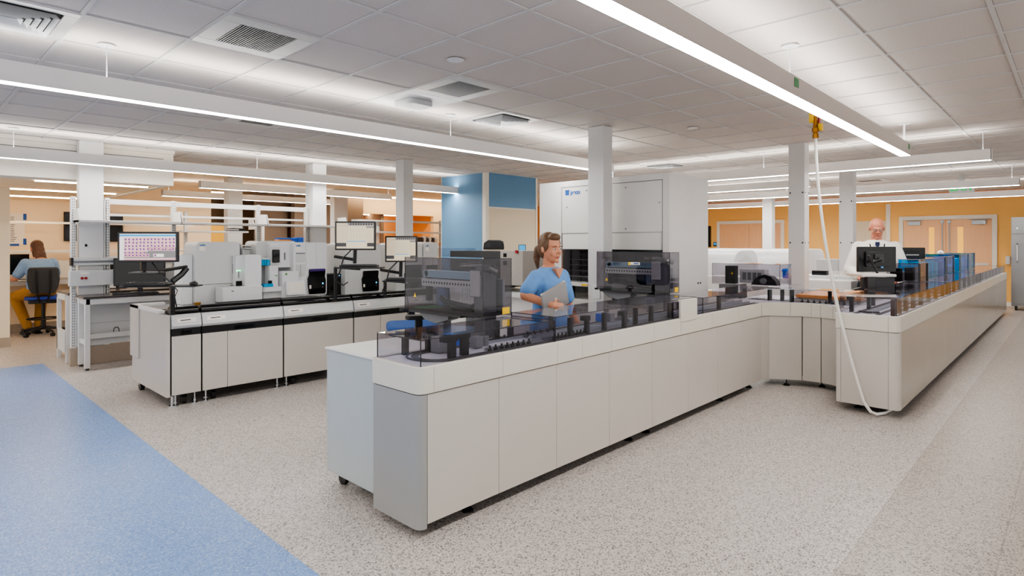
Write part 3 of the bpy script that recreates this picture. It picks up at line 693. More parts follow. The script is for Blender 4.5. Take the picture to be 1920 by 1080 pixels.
def in2(t, x0, x1, y0, y1, z0, z1):
    b = MB()
    for k in range(6):
        xx = x0+(x1-x0)*(k+.5)/6; b.box(xx-.06, xx+.06, y0+.12, y1-.1, z0+.02, z0+.09); b.cyl((xx, y0+.1, z0), (xx, y0+.1, z1-.07), .03)
    part('mechanism', b, 'wplastic', t, .004)
    part('mechanism', MB().box(x0+.1, x1-.1, y1-.12, y1-.03, z0, z1-.05), 'lgrey', t, .004)
mod_box('long blue tinted cover box in the middle of the right-hand track arm', 9.30, 11.35, 1.50, 1.74, 1.325, 'bluesmoke', in2)
mod_box('narrow blue tinted cover box next to the long one on the right-hand arm', 11.5, 12.2, 1.50, 1.76, 1.33, 'bluesmoke', in2)
mod_box('blue tinted cover box with a small white stopper on top, right-hand arm', 12.6, 13.6, 1.46, 1.95, 1.345, 'bluesmoke', in2)
mod_box('farthest blue tinted cover box on the right-hand track arm', 13.9, 14.5, 1.46, 1.95, 1.35, 'bluesmoke', in2)
solo('stopper', MB().lathe([(.05, 0), (.05, .02), (.03, .05), (.01, .06)], (12.75, 1.75, 1.355), 16), 'wplastic', 'small white stopper on top of a blue tinted cover box', 'stopper')
# ------------------------------------------------------------------ hose and valve
t = thing('air_hose', 'white plastic hose hanging from a brass valve down to the floor by the right-hand arm', 'hose', (6.0, 1.75, 0))
hp = []
p0 = Vector((5.80, 1.66, 2.55)); 
for k in range(25):
    s = k/24; z = 2.49*(1-s)+.03*s
    x = 5.72+.30*s**1.2; y = 1.70-.34*s**1.9
    hp.append(Vector((x, y, z)))
hp = hp[:-1]+[Vector((6.02, 1.335, .05)), Vector((6.08, 1.30, .022)), Vector((6.2, 1.26, .02)), Vector((6.4, 1.24, .02)), Vector((6.6, 1.3, .02))]
part('hose', MB().tube(hp, .0135, 10), 'hose', t)
vx, vy = 5.72, 1.70
part('pipe', MB().cyl((vx, vy, 2.64), (vx, vy, CZ), .012), 'brass', t)
v = part('valve', MB().cyl((vx, vy, 2.49), (vx, vy, 2.64), .02).cyl((vx, vy, 2.54), (vx, vy, 2.57), .03, n=6).cyl((vx, vy, 2.48), (vx, vy, 2.52), .024, n=6).cyl((vx-.03, vy, 2.59), (vx+.04, vy, 2.59), .012), 'brass', t)
part('lever', MB().box(vx+.005, vx+.05, vy-.03, vy-.015, 2.58, 2.7), 'red', v, .003)
part('tag', MB().box(vx-.05, vx-.01, vy+.01, vy+.04, 2.62, 2.75).box(vx+.0, vx+.05, vy-.05, vy-.02, 2.55, 2.61), 'yellow', v, .002)
# ================================================================== analyser line on the left
YF = 6.15; HB = .87
def line_module(x0, x1, label, sticker=True, split=None, side=False):
    t = thing('track_cabinet', label, 'lab cabinet', ((x0+x1)/2, 6.7, 0))
    g = .006
    part('carcass', MB().box(x0+.012, x1-.012, YF+.03, 7.28, .115, .84), 'shadow', t)
    xs = [x0+g]+([split] if split else [])+[x1-g]
    for a, b in zip(xs, xs[1:]):
        part('front_panel', MB().box(a+.002, b-.002, YF, YF+.02, .115, .668), 'panel', t, .002)
    part('grip_band', MB().box(x0+g, x1-g, YF+.012, YF+.03, .67, .735), 'black', t)
    xm = (x0+x1)/2; w = min(.2, (x1-x0)*.35)
    part('grip', MB().box(xm-w/2, xm+w/2, YF+.004, YF+.014, .68, .722), 'blackgloss', t, .003)
    # bevelled head band: profile in (y, z)
    prof = [(YF-.004, .752), (YF-.012, .765), (YF-.002, .79), (YF+.012, .855), (YF+.03, .868), (YF+.09, .868), (YF+.09, .74), (YF+.01, .738)]
    part('head_band', MB().prism(prof, x0+g, x1-g, 'x'), 'lgrey', t)
    if sticker:
        sx0 = x0+.05
        st = part('sticker', MB().prism([(YF-.0035, .795), (YF+.0055, .835), (YF+.0065, .835), (YF-.0025, .795)], sx0, min(sx0+.17, x1-.03), 'x'), 'paper', t)
        part('lettering', MB().prism([(YF-.0035+.0022, .811), (YF-.0045+.0052, .819), (YF+.003, .819), (YF, .811)], sx0+.03, min(sx0+.12, x1-.06), 'x'), 'dark', st)
    # smoked tube cover over the belt
    tube = MB(); pr = [(YF+.10+.055*cos(radians(a)), .885+.055*sin(radians(a))) for a in range(200, -21, -20)]+[(YF+.155, .868), (YF+.05, .868)]
    part('belt_cover', MB().prism(pr, x0+.012, x1-.012, 'x'), 'blackgloss', t)
    part('bench_top', MB().box(x0+.01, x1-.01, YF+.16, 7.28, .84, .868), 'lgrey', t, .002)
    part('rear_rail', MB().box(x0+.01, x1-.01, YF+.17, YF+.32, .868, .9), 'blackgloss', t, .004)
    for x in (x0+.05, x1-.05):
        f = part('foot', MB().cyl((x, YF+.05, .0), (x, YF+.05, .012), .03, n=14).cyl((x, YF+.05, .012), (x, YF+.05, .12), .009, n=8).cyl((x, YF+.05, .03), (x, YF+.05, .045), .02, n=6), 'chrome', t)
    part('caster', MB().cyl((x0+.12, YF+.11, .045), (x0+.16, YF+.11, .045), .042, n=16).box(x0+.11, x0+.17, YF+.1, YF+.13, .06, .115), 'black', t)
    return t
t = line_module(1.842, 2.112, 'first narrow cabinet of the left analyser line, beside its plain end panel')
t = line_module(2.112, 2.93, 'second cabinet of the left analyser line with a narrow and a wide front panel', split=2.352)
t = line_module(2.932, 3.78, 'third cabinet of the left analyser line with one wide front panel')
t = line_module(3.782, 4.555, 'fourth cabinet of the left analyser line, behind the armrest of the blue chair', split=4.15)
t = line_module(4.557, 5.5, 'fifth cabinet of the left analyser line, seen through the smoked robot enclosure', split=5.0)
t = line_module(5.502, 6.6, 'last cabinet of the left analyser line, mostly hidden by the robot enclosure', split=6.1)
# end panel of the line
t = thing('end_cabinet', 'grey-white end unit closing the near end of the left analyser line', 'cabinet', (1.82, 6.7, 0))
part('side_panel', MB().box(1.805, 1.838, YF+.01, 7.28, .1, .868).box(1.79, 1.806, 7.0, 7.30, .36, .90), 'panel', t, .003)
part('top_rim', MB().box(1.79, 1.85, YF+.2, 7.30, .868, .90).box(1.85, 2.1, 7.2, 7.30, .868, .9), 'white', t, .003)
part('tray', MB().box(1.85, 2.1, YF+.2, 7.2, .868, .872), 'mid', t)
part('foot', MB().cyl((1.87, YF+.06, 0), (1.87, YF+.06, .012), .032, n=14).cyl((1.87, YF+.06, .01), (1.87, YF+.06, .1), .014, n=10), 'chrome', t)
c = part('caster', MB().cyl((1.84, 7.15, .045), (1.88, 7.15, .045), .045, n=18), 'black', t)
part('fork', MB().box(1.835, 1.885, 7.13, 7.18, .06, .1), 'chrome', c)
# ------------------------------------------------------------------ analysers
ZL = .9
def logo(t, x, y, z, s=1, host=None):
    p = part('logo', MB().box(x, x+.06*s, y-.0015, y, z, z+.012*s), 'bluelogo', t)
    part('logo', MB().box(x+.025*s, x+.045*s, y-.0018, y, z+.011*s, z+.02*s), 'greenlogo', t)
M['bluelogo'] = mat('logo_blue', S(70, 105, 170), .5); M['greenlogo'] = mat('logo_green', S(90, 160, 90), .5)
# A: big silver hood with the jutting sorter
ya = 6.95
xa, za = onY(368, ya, 455); xb = onY(450, ya)
t = thing('slide_stainer', 'large grey hooded analyser with rounded top corners and a green status light', 'analyser', ((xa+xb)/2, ya+.3, ZL))
yb_ = ya+.38
part('hood', MB().rbox(xa, xb, ya, yb_, 1.09, 1.56, .05, 5, 'y'), 'lgrey', t, .006)
part('lower_body', MB().box(xa+.0, xb-.10, ya+.015, yb_, ZL-.03, 1.09), 'lgrey', t, .004)
part('side_box', MB().box(xa-.12, xa+.0, ya+.1, yb_-.05, ZL-.03, 1.42), 'wplastic', t, .01)
part('label', MB().box(xa+.03, xa+.09, ya-.001, ya+.001, 1.46, 1.51), 'paper', t)
logo(t, xa+.035, ya, 1.515)
st = part('status_panel', MB().rbox(xb-.085, xb-.045, ya-.004, ya+.001, 1.20, 1.31, .008, 3, 'y'), 'blackgloss', t)
part('status_light', MB().cyl((xb-.065, ya-.004, 1.275), (xb-.065, ya-.008, 1.275), .008), 'ledgreen', st)
part('foot_bracket', MB().box(xa-.02, xa+.04, ya-.02, ya+.02, ZL-.03, ZL), 'brass', t)
# sorter in front
ys = 6.72; xs0 = onY(418, ys); xs1 = onY(492, ys); xt0 = onY(451, ys)
t = thing('slide_feeder', 'low white feeder unit with a tower, in front of the large hooded analyser', 'analyser', ((xs0+xs1)/2, ys+.1, ZL))
zt = onY(418, ys, 539)[1]; ztt = onY(470, ys, 478)[1]
part('base_body', MB().box(xs0, xs1, ys, ys+.2, ZL, zt), 'wplastic', t, .006)
part('side_plate', MB().box(xs0-.004, xs0-.001, ys+.01, ys+.2, ZL, zt-.01), 'lgrey', t)
part('tower', MB().rbox(xt0+.06, xs1, ys+.02, ys+.22, zt-.01, ztt, .03, 4, 'y').box(xt0-.0, xt0+.07, ys+.12, ys+.22, zt, ztt-.01), 'wplastic', t, .006)
part('slot', MB().box(xt0+.0, xt0+.055, ys+.10, ys+.13, zt, zt+.055), 'shadow', t)
part('probe', MB().box(xt0+.02, xt0+.03, ys+.11, ys+.115, zt+.09, zt+.17), 'mid', t)
part('indicator', MB().box(xt0+.0, xt0+.045, ys+.115, ys+.119, zt+.165, zt+.175), 'ledgreen', t)
part('badge', MB().box(xs0+.09, xs0+.115, ys-.001, ys, zt-.05, zt-.042), 'shadow', t)
part('tray', MB().box(xs0-.08, xs1+.02, ys-.06, ys-.002, ZL-.01, ZL+.01), 'black', t, .003)
# printer behind
yp = 7.2; t = thing('label_printer', 'small white printer with stacked trays behind the feeder tower', 'printer', (onY(468, yp), yp+.1, 1.2))
xp0, xp1 = onY(455, yp), onY(474, yp)
part('body', MB().box(xp0, xp1, yp, yp+.2, ZL, 1.47), 'lgrey', t, .004)
part('tray', MB().box(xp0+.01, xp1, yp-.03, yp+.2, 1.475, 1.49), 'wplastic', t, .003)
part('tray', MB().box(xp0+.03, xp1, yp-.02, yp+.2, 1.505, 1.52), 'wplastic', t, .003)
part('rear_unit', MB().box(xp0-.05, xp0, yp+.05, yp+.2, 1.40, 1.53), 'mid', t, .004)
# B: the double analyser with touch screen
yb = 6.85
def X(u, y=yb): return onY(u, y)
def Zz(u, v, y=yb): return onY(u, v=v, y=y)[1]
x0, x1, x2, x3 = X(490), X(550), X(573), X(613)
t = thing('blood_analyser', 'white analyser with a tilted touch screen, oval black window and purple-topped smoked door', 'analyser', ((x0+x3)/2, yb+.2, ZL))
ztop = Zz(560, 454)
part('rear_body', MB().rbox(X(480, yb+.18), X(556, yb+.18), yb+.18, yb+.5, ZL, ztop+.015, .05, 4, 'y'), 'lgrey', t, .006)
part('front_body', MB().rbox(X(512), X(552), yb+.08, yb+.3, 1.25, ztop, .02, 3, 'y'), 'wplastic', t, .006)
part('main_body', MB().rbox(x1, x3, yb, yb+.42, ZL, ztop-.002, .02, 3, 'y'), 'wplastic', t, .006)
part('seam', MB().box(x2, x2+.002, yb-.001, yb, 1.2, ztop-.01).box(X(593), X(593)+.001, yb-.001, yb, 1.22, ztop-.01), 'mid', t)
w_ = part('window', MB().rbox(X(515), X(529), yb+.062, yb+.08, Zz(520, 493), Zz(520, 468), .012, 4, 'y'), 'blackgloss', t)
part('window_surround', MB().rbox(X(512), X(531), yb+.07, yb+.082, Zz(520, 497), Zz(520, 463), .014, 4, 'y'), 'lgrey', t)
part('handle_slot', MB().box(X(538), X(541), yb+.076, yb+.081, Zz(520, 488), Zz(520, 474)), 'mid', t, .002)
part('panel_recess', MB().rbox(X(555), X(572), yb-.002, yb+.001, Zz(563, 492), Zz(563, 474), .01, 3, 'y').box(X(555), X(572), yb-.0015, yb, Zz(563, 519), Zz(563, 496)), 'lgrey', t)
part('panel_line', MB().box(X(563.3), X(563.8), yb-.003, yb, Zz(563, 519), Zz(563, 496)).box(X(555), X(572), yb-.003, yb, Zz(563, 476), Zz(563, 474)), 'mid', t)
part('label', MB().box(X(555), X(565), yb-.001, yb, Zz(563, 470), Zz(563, 464)), 'paper', t)
logo(t, X(555), yb, Zz(555, 462))
part('reagent_tray', MB().rbox(X(494, yb-.05), X(531, yb-.05), yb-.05, yb+.12, Zz(510, 547, yb-.05), Zz(510, 538, yb-.05), .03, 4, 'z'), 'wplastic', t, .005)
part('lower_box', MB().box(X(494), X(528), yb+.0, yb+.2, ZL, Zz(510, 547)), 'lgrey', t, .004)
part('tower', MB().rbox(X(505), X(523), yb+.0, yb+.14, Zz(510, 538), Zz(510, 498), .02, 4, 'z'), 'wplastic', t, .005)
part('tower_window', MB().box(X(504), X(510), yb-.002, yb+.02, Zz(510, 532), Zz(510, 526)), 'shadow', t)
part('level_mark', MB().box(X(516), X(520), yb-.002, yb, Zz(510, 518), Zz(510, 516)), 'greenlogo', t)
part('console_body', MB().box(X(525), X(556), yb-.06, yb+.05, Zz(540, 558, yb-.06), Zz(540, 508)), 'wplastic', t, .006)
# tilted screen
cx_, cz_ = X(555, yb-.12), Zz(555, 540, yb-.12)
sc_ = MB().at((cx_, yb-.10, cz_), 0, radians(-14)).rbox(-.115, .115, -.02, .02, -.085, .085, .015, 3, 'y'); part('screen_bezel', sc_, 'wplastic', t, .003)
sc2 = MB().at((cx_, yb-.10, cz_), 0, radians(-14)).box(-.09, .09, -.0225, -.0195, -.058, .062); part('screen', sc2, 'paper', t)
part('button', MB().box(X(535, yb-.062), X(538.5, yb-.062), yb-.063, yb-.06, Zz(536, 516, yb-.06), Zz(536, 512, yb-.06)), 'greenlogo', t)
# smoked door with the purple band
def smoked_door(t, xl, xr, y, z0, z1, purple=False, host='wplastic'):
    w = xr-xl; h = z1-z0
    pts = [(xl+.02, z0), (xr-.01, z0), (xr, z0+.015), (xr, z0+h*.55), (xr-.012, z0+h*.66), (xr-.004, z1-.01), (xr-.015, z1), (xl+.03, z1), (xl+.02, z1-.015), (xl+.018, z1-h*.25), (xl, z1-h*.38), (xl+.004, z0+h*.35)]
    ring = [(p[0]+(.012 if p[0] > (xl+xr)/2 else -.012), p[1]+(.012 if p[1] > (z0+z1)/2 else -.012)) for p in pts]
    part('door_surround', MB().prism(ring, y-.006, y, 'y'), 'wplastic', t, .002)
    d = part('smoked_door', MB().prism(pts, y-.02, y-.004, 'y'), 'blackgloss', t, .003)
    if purple: part('band', MB().box(xl+.028, xr-.014, y-.022, y-.018, z1-.03, z1-.002), 'purple', d, .003)
    part('indicator', MB().box(xr-.05, xr-.035, y-.022, y-.019, z0+h*.38, z0+h*.38+.018), 'ledblue', d)
    part('indicator', MB().box(xr-.05, xr-.036, y-.022, y-.019, z0+h*.25, z0+h*.25+.012), 'mid', d)
    part('sample_port', MB().box(xl+.02, xl+.045, y-.023, y-.019, z0+h*.22, z0+h*.36), 'paper', d, .003)
smoked_door(t, X(577, yb-.02), X(611, yb-.02), yb-.002, Zz(590, 551), Zz(590, 504), True)
# cyan reagent boxes
for k, (u0, u1, lb) in enumerate(((493, 499.5, 'first'), (499.9, 504.3, 'second'), (504.7, 510.5, 'third'))):
    q = thing('reagent_box', '%s of three cyan reagent boxes in the rack beside the feeder tower' % lb, 'reagent box', (X(u0)+.01, yb+.1, Zz(500, 498)), group='cyan reagent boxes in the rack')
    part('box', MB().box(X(u0), X(u1), yb+.06, yb+.15, Zz(500, 498), Zz(500, 487)), 'cyan', q, .003)
    part('lid', MB().box(X(u0), X(u1), yb+.06, yb+.15, Zz(500, 487)+.001, Zz(500, 484)), 'wplastic', q, .002)
solo('reagent_box', MB().box(X(493.5), X(510.3), yb-.03, yb+.06, Zz(500, 537.8), Zz(500, 532)), 'cyan', 'flat cyan tray box lying in front of the reagent rack', 'reagent box', bevel=.003)
# C: silver cabinet with smoked door beyond
yc = 6.95
def box_analyser(name, label, u0, u1, ur, vtop, dv0, dv1, du0, du1, ylab, purple=False, depth=.5):
    a, b = onY(u0, ylab), onY(u1, ylab)
    zt = onY(u0, ylab, vtop)[1]
    t = thing(name, label, 'analyser', ((a+b)/2, ylab+depth/2, ZL))
    part('body', MB().rbox(a, b, ylab, ylab+depth, ZL-.03, zt, .03, 4, 'y'), 'lgrey', t, .006)
    part('rear_hood', MB().rbox(a+.04, b+.02, ylab+.12, ylab+depth, ZL-.03, zt+.01, .04, 4, 'y'), 'wplastic', t, .006)
    part('label', MB().box(a+.04, a+.1, ylab-.001, ylab, zt-.12, zt-.07), 'paper', t)
    logo(t, a+.04, ylab, zt-.055)
    smoked_door(t, onY(du0, ylab), onY(du1, ylab), ylab-.002, onY(du0, ylab, dv1)[1], onY(du0, ylab, dv0)[1], purple)
    return t
box_analyser('blood_analyser', 'silver analyser behind the middle monitor, its smoked door under the keyboard tray', 647, 714, 0, 457, 508, 547, 677, 709, 6.8)
box_analyser('blood_analyser', 'white analyser behind the third monitor with a smoked door near the armrest', 742, 792, 0, 457, 497, 541, 757, 790, 6.85, depth=.45)
box_analyser('blood_analyser', 'farthest white analyser of the line, seen beside the third monitor', 794, 822, 0, 455, 497, 538, 796, 820, 6.85, depth=.45)
# black pc tower and small grey analyser between
t = thing('computer_tower', 'black computer tower with a blue light between two analysers', 'computer', (onY(628, 6.9), 7.0, ZL))
a, b = onY(616, 6.9), onY(640, 6.9); zt_ = onY(616, 6.9, 514)[1]
part('case', MB().box(a, b, 6.9, 7.1, ZL-.02, zt_), 'black', t, .004)
part('indicator', MB().cyl((b-.03, 6.9, zt_-.025), (b-.03, 6.897, zt_-.025), .006), 'ledblue', t)
part('front_slot', MB().box(a+.02, b-.06, 6.895, 6.899, ZL+.05, zt_-.05), 'blackgloss', t, .002)
t = thing('small_centrifuge', 'small white analyser with a square grey window behind the black computer tower', 'analyser', (onY(622, 7.4), 7.5, ZL))
a, b = onY(612, 7.38), onY(634, 7.38); zt_ = onY(616, 7.3, 470)[1]
part('body', MB().rbox(a, b, 7.36, 7.6, ZL-.03, zt_, .03, 4, 'y'), 'wplastic', t, .005)
part('window', MB().rbox(a+.06, b-.03, 7.354, 7.36, zt_-.16, zt_-.04, .02, 3, 'y'), 'mid', t)
# ------------------------------------------------------------------ monitors
def screen_cells(w, h):     # stained cell gallery
    b = MB(); y = -.0005
    def r(x0, x1, z0, z1, m, dy=0): b.m = m; b.quad((x0*w, y-dy, z0*h), (x1*w, y-dy, z0*h), (x1*w, y-dy, z1*h), (x0*w, y-dy, z1*h))
    r(-.5, .5, -.5, .5, 0); r(-.5, .5, .40, .47, 1, .0002); r(-.5, -.28, .47, .5, 4, .0002); r(.0, .5, -.42, .04-.06, 5, .0002); r(-.42, .5, -.42, -.18, 5, .0001)
    nx, ny = 14, 5
    for i in range(nx):
        for j in range(ny):
            if j == 4 and i > 5: continue
            x0 = -.42+i*.0655; z1 = .35-j*.127
            r(x0, x0+.060, z1-.118, z1, 2, .0004)
            cx_, cz_ = x0+.03+random.uniform(-.008, .008), z1-.059+random.uniform(-.015, .015)
            r(cx_-.012, cx_+.012, cz_-.028, cz_+.028, 3, .0006)
            r(x0+.002, x0+.012, z1-.11, z1-.085, 6, .0006); r(x0+.045, x0+.056, z1-.03, z1-.008, 6, .0006)
    for i in range(7):
        x0 = -.42+i*.065; r(x0, x0+.06, -.38, -.26, 2, .0004); r(x0+.018, x0+.042, -.345, -.295, 3, .0006)
    r(.10, .29, -.38, -.26, 0, .0004); r(.11, .16, -.37, -.27, 2, .0006); r(.125, .145, -.345, -.295, 3, .0007)
    r(-.42, .5, -.5, -.43, 2, .0003)
    return b, [M['scr_w'], M['scr_b'], M['scr_p'], M['scr_v'], M['scr_w'], M['scr_g'], M['scr_y']]
def scr(name, c, e=.32): return mat(name, c, .25, emit=e, ecol=c, var=.01)
M['scr_w'] = scr('screen_white', S(225, 222, 218)); M['scr_b'] = scr('screen_blue', S(60, 150, 200)); M['scr_p'] = scr('screen_pink', S(212, 160, 165))
M['scr_v'] = scr('screen_violet', S(105, 45, 130)); M['scr_g'] = scr('screen_grey', S(120, 118, 118)); M['scr_y'] = scr('screen_cream', S(205, 192, 165)); M['scr_k'] = scr('screen_dark', S(60, 58, 60), .2); M['scr_t'] = scr('screen_tan', S(196, 182, 156))
def screen_table(w, h):
    b = MB(); y = -.0005
    def r(x0, x1, z0, z1, m, dy=0): b.m = m; b.quad((x0*w, y-dy, z0*h), (x1*w, y-dy, z0*h), (x1*w, y-dy, z1*h), (x0*w, y-dy, z1*h))
    r(-.5, .5, -.5, .5, 0); r(-.5, .5, .40, .5, 1, .0001); r(-.5, -.2, .41, .5, 0, .0002)
    for k in range(9): r(-.14+k*.07, -.10+k*.07, .42, .48, 2, .0003)
    r(-.22, .28, -.48, .33, 3, .0001)
    for k in range(6): r(-.2+k*.08, -.197+k*.08, -.2, .3, 1, .0003)
    for k in range(12): r(-.22, .28, .28-k*.045, .284-k*.045, 1, .0003)
    r(-.22, .28, -.24, -.21, 4, .0004); r(-.5, -.24, -.42, -.28, 2, .0002); r(.32, .5, -.42, -.28, 2, .0002); r(.30, .5, .30, .38, 1, .0003)
    return b, [M['scr_t'], M['scr_g'], M['scr_k'], M['scr_y'], M['scr_b']]
def monitor(label, c, w, h, rz, scr_fn=None, tilt=0, back=False, name='monitor'):
    """c: centre of the screen in the world; local -Y is the screen side"""
    t = thing(name, label, 'monitor', (c[0], c[1], c[2]-h/2), rz, local=True)
    fr = .018
    part('bezel', MB().rbox(-w/2, w/2, 0, .035, 0, h, .008, 3, 'y'), 'black', t, .003)
    if scr_fn:
        b, ms = scr_fn(w-2*fr, h-2*fr); b.v = [(v[0], v[1]-.0008, v[2]+h/2) for v in b.v]; part('screen', b, ms, t, smooth=False)
    else:
        part('screen', MB().box(-w/2+fr, w/2-fr, -.001, 0, fr, h-fr), 'blackgloss', t)
    part('rear_housing', MB().rbox(-w*.33, w*.33, .035, .06, h*.2, h*.8, .02, 3, 'y'), 'black', t, .004)
    return t
def keyboard(label, c, rz, w=.44, rx=0):
    t = thing('keyboard', label, 'keyboard', c, rz, local=True)
    part('tray_body', MB().box(-w/2, w/2, -.08, .08, 0, .018), 'black', t, .004)
    k = MB()
    for j in range(5):
        for i in range(15): k.box(-w/2+.015+i*(w-.03)/15, -w/2+.012+(i+.85)*(w-.03)/15, -.065+j*.027, -.043+j*.027, .018, .025)
    part('keys', k, 'dark', t)
    return t
def mouse(label, c, rz):
    t = thing('mouse', label, 'mouse', c, rz, local=True)
    part('shell', MB().ell((0, 0, .012), (.032, .055, .024), 14, 8), 'black', t)
    part('wheel', MB().cyl((-.003, -.03, .034), (.003, -.03, .034), .008), 'dark', t)
    return t
def frame_dir(u):      # heading of the view through column u
    return math.atan2(*reversed([dirs(u)[0], dirs(u)[1]]))
# 1: large monitor on a pole bracket at the near end of the line
c = atD(277, 463, 5.35); rz = YAW - pi/2 + radians(6)
w1 = 107/F*5.35; h1 = 57/F*5.35
monitor('wide monitor showing rows of pink stained cell images, on a bracket above the line', c, w1, h1, rz, screen_cells)
t = thing('monitor_bracket', 'black pole bracket on the near end of the line carrying monitor and keyboard tray', 'bracket', (2.07, 6.5, .88))
pb = atD(323, 575, 5.62); pb.z = .87
pt = atD(323, 528, 5.62)
ca = atD(349, 508, 5.75); cb = atD(270, 497, 5.4)
part('pole', MB().box(pb.x-.02, pb.x+.02, pb.y-.02, pb.y+.02, .868, pt.z), 'black', t, .004)
part('arm', MB().tube([pt, atD(340, 515, 5.7), atD(350, 503, 5.75)], .028, 8).tube([atD(350, 500, 5.75), atD(300, 508, 5.5)], .016, 8), 'black', t)
part('monitor_post', MB().tube([atD(271, 492, 5.42), atD(270, 512, 5.42)], .014, 8).box(cb.x-.02, cb.x+.02, cb.y+.0, cb.y+.05, cb.z-.05, cb.z+.05), 'black', t)
q = atD(275, 512, 5.4); part('shelf', MB().at(q, rz).box(-.12, .12, -.08, .08, -.01, .01), 'dark', t, .004)
part('cable', MB().tube([atD(285, 492, 5.45), atD(300, 512, 5.4), atD(318, 528, 5.4), atD(325, 545, 5.5), atD(331, 575, 5.6)], .006, 6).tube([atD(320, 530, 5.4), atD(333, 545, 5.4), atD(328, 556, 5.45), atD(322, 545, 5.5)], .004, 6), 'black', t)
q2 = atD(300, 533, 5.3); part('keyboard_shelf', MB().at(q2, rz).box(-.30, .33, -.09, .09, -.022, -.008), 'black', t, .004)
q3 = atD(276, 532, 5.25); q3.z = q2.z-.005; keyboard('black keyboard on the bracket below the wide cell-image monitor', q3, rz, .36)
q4 = atD(363, 530, 5.3); q4.z = q2.z-.008; mouse('black mouse at the tip of the bracket tray beside the grey hood', q4, rz+radians(40))
# 2: second, middle monitor
def station(u, v, w, h, D, label, kl, cl, bl, ku, kv, pole_u, rzo=0, arm_u=0):
    c = atD(u, v, D); rz = YAW - pi/2 + radians(rzo)
    m = monitor(label, c, w/F*D, h/F*D, rz, screen_table)
    t = thing('monitor_bracket', bl, 'bracket', (c.x, c.y, .9))
    q = atD(ku, kv, D-.1)
    b = MB().tube([atD(u, v+h/2-2, D+.06), atD(u-1, kv-5, D+.06)], .02, 8).tube([atD(u-38, kv-18, D+.25), atD(u, kv-12, D+.1)], .018, 8)
    part('arm', b, 'black', t)
    base = atD(pole_u, 545, D+.18); top = atD(pole_u, kv+2, D+.18)
    part('pole', MB().tube([(base.x, base.y, ZL-.02), (top.x, top.y, top.z)], .02, 8).tube([top, q+Vector((0, 0, -.03))], .016, 8), 'black', t)
    part('keyboard_shelf', MB().at(q, rz).box(-.24, .26, -.09, .09, -.025, -.008), 'black', t, .004)
    part('cable', MB().tube([atD(u-8, v+h/2, D+.05), atD(u-22, v+h/2+14, D), atD(u-28, v+h/2+38, D), atD(u-36, v+h/2+58, D+.1), atD(u-22, v+h/2+66, D+.1), atD(u-14, v+h/2+60, D+.15)], .008, 6), 'black', t)
    q = Vector((q.x, q.y, q.z-.005)); keyboard(kl, q, rz, .40)
    return rz
station(666, 442, 76, 54, 6.6, 'middle monitor showing a beige results table above a black keyboard tray', 'black keyboard on the tray under the middle results monitor', '', 'black jointed arm carrying the middle results monitor', 674, 499, 629)
station(752, 467, 60, 49, 7.1, 'smaller results monitor standing next to the smoked robot enclosure', 'black keyboard on the low tray beside the smoked robot enclosure', '', 'black jointed arm carrying the smaller results monitor', 758, 524, 722)
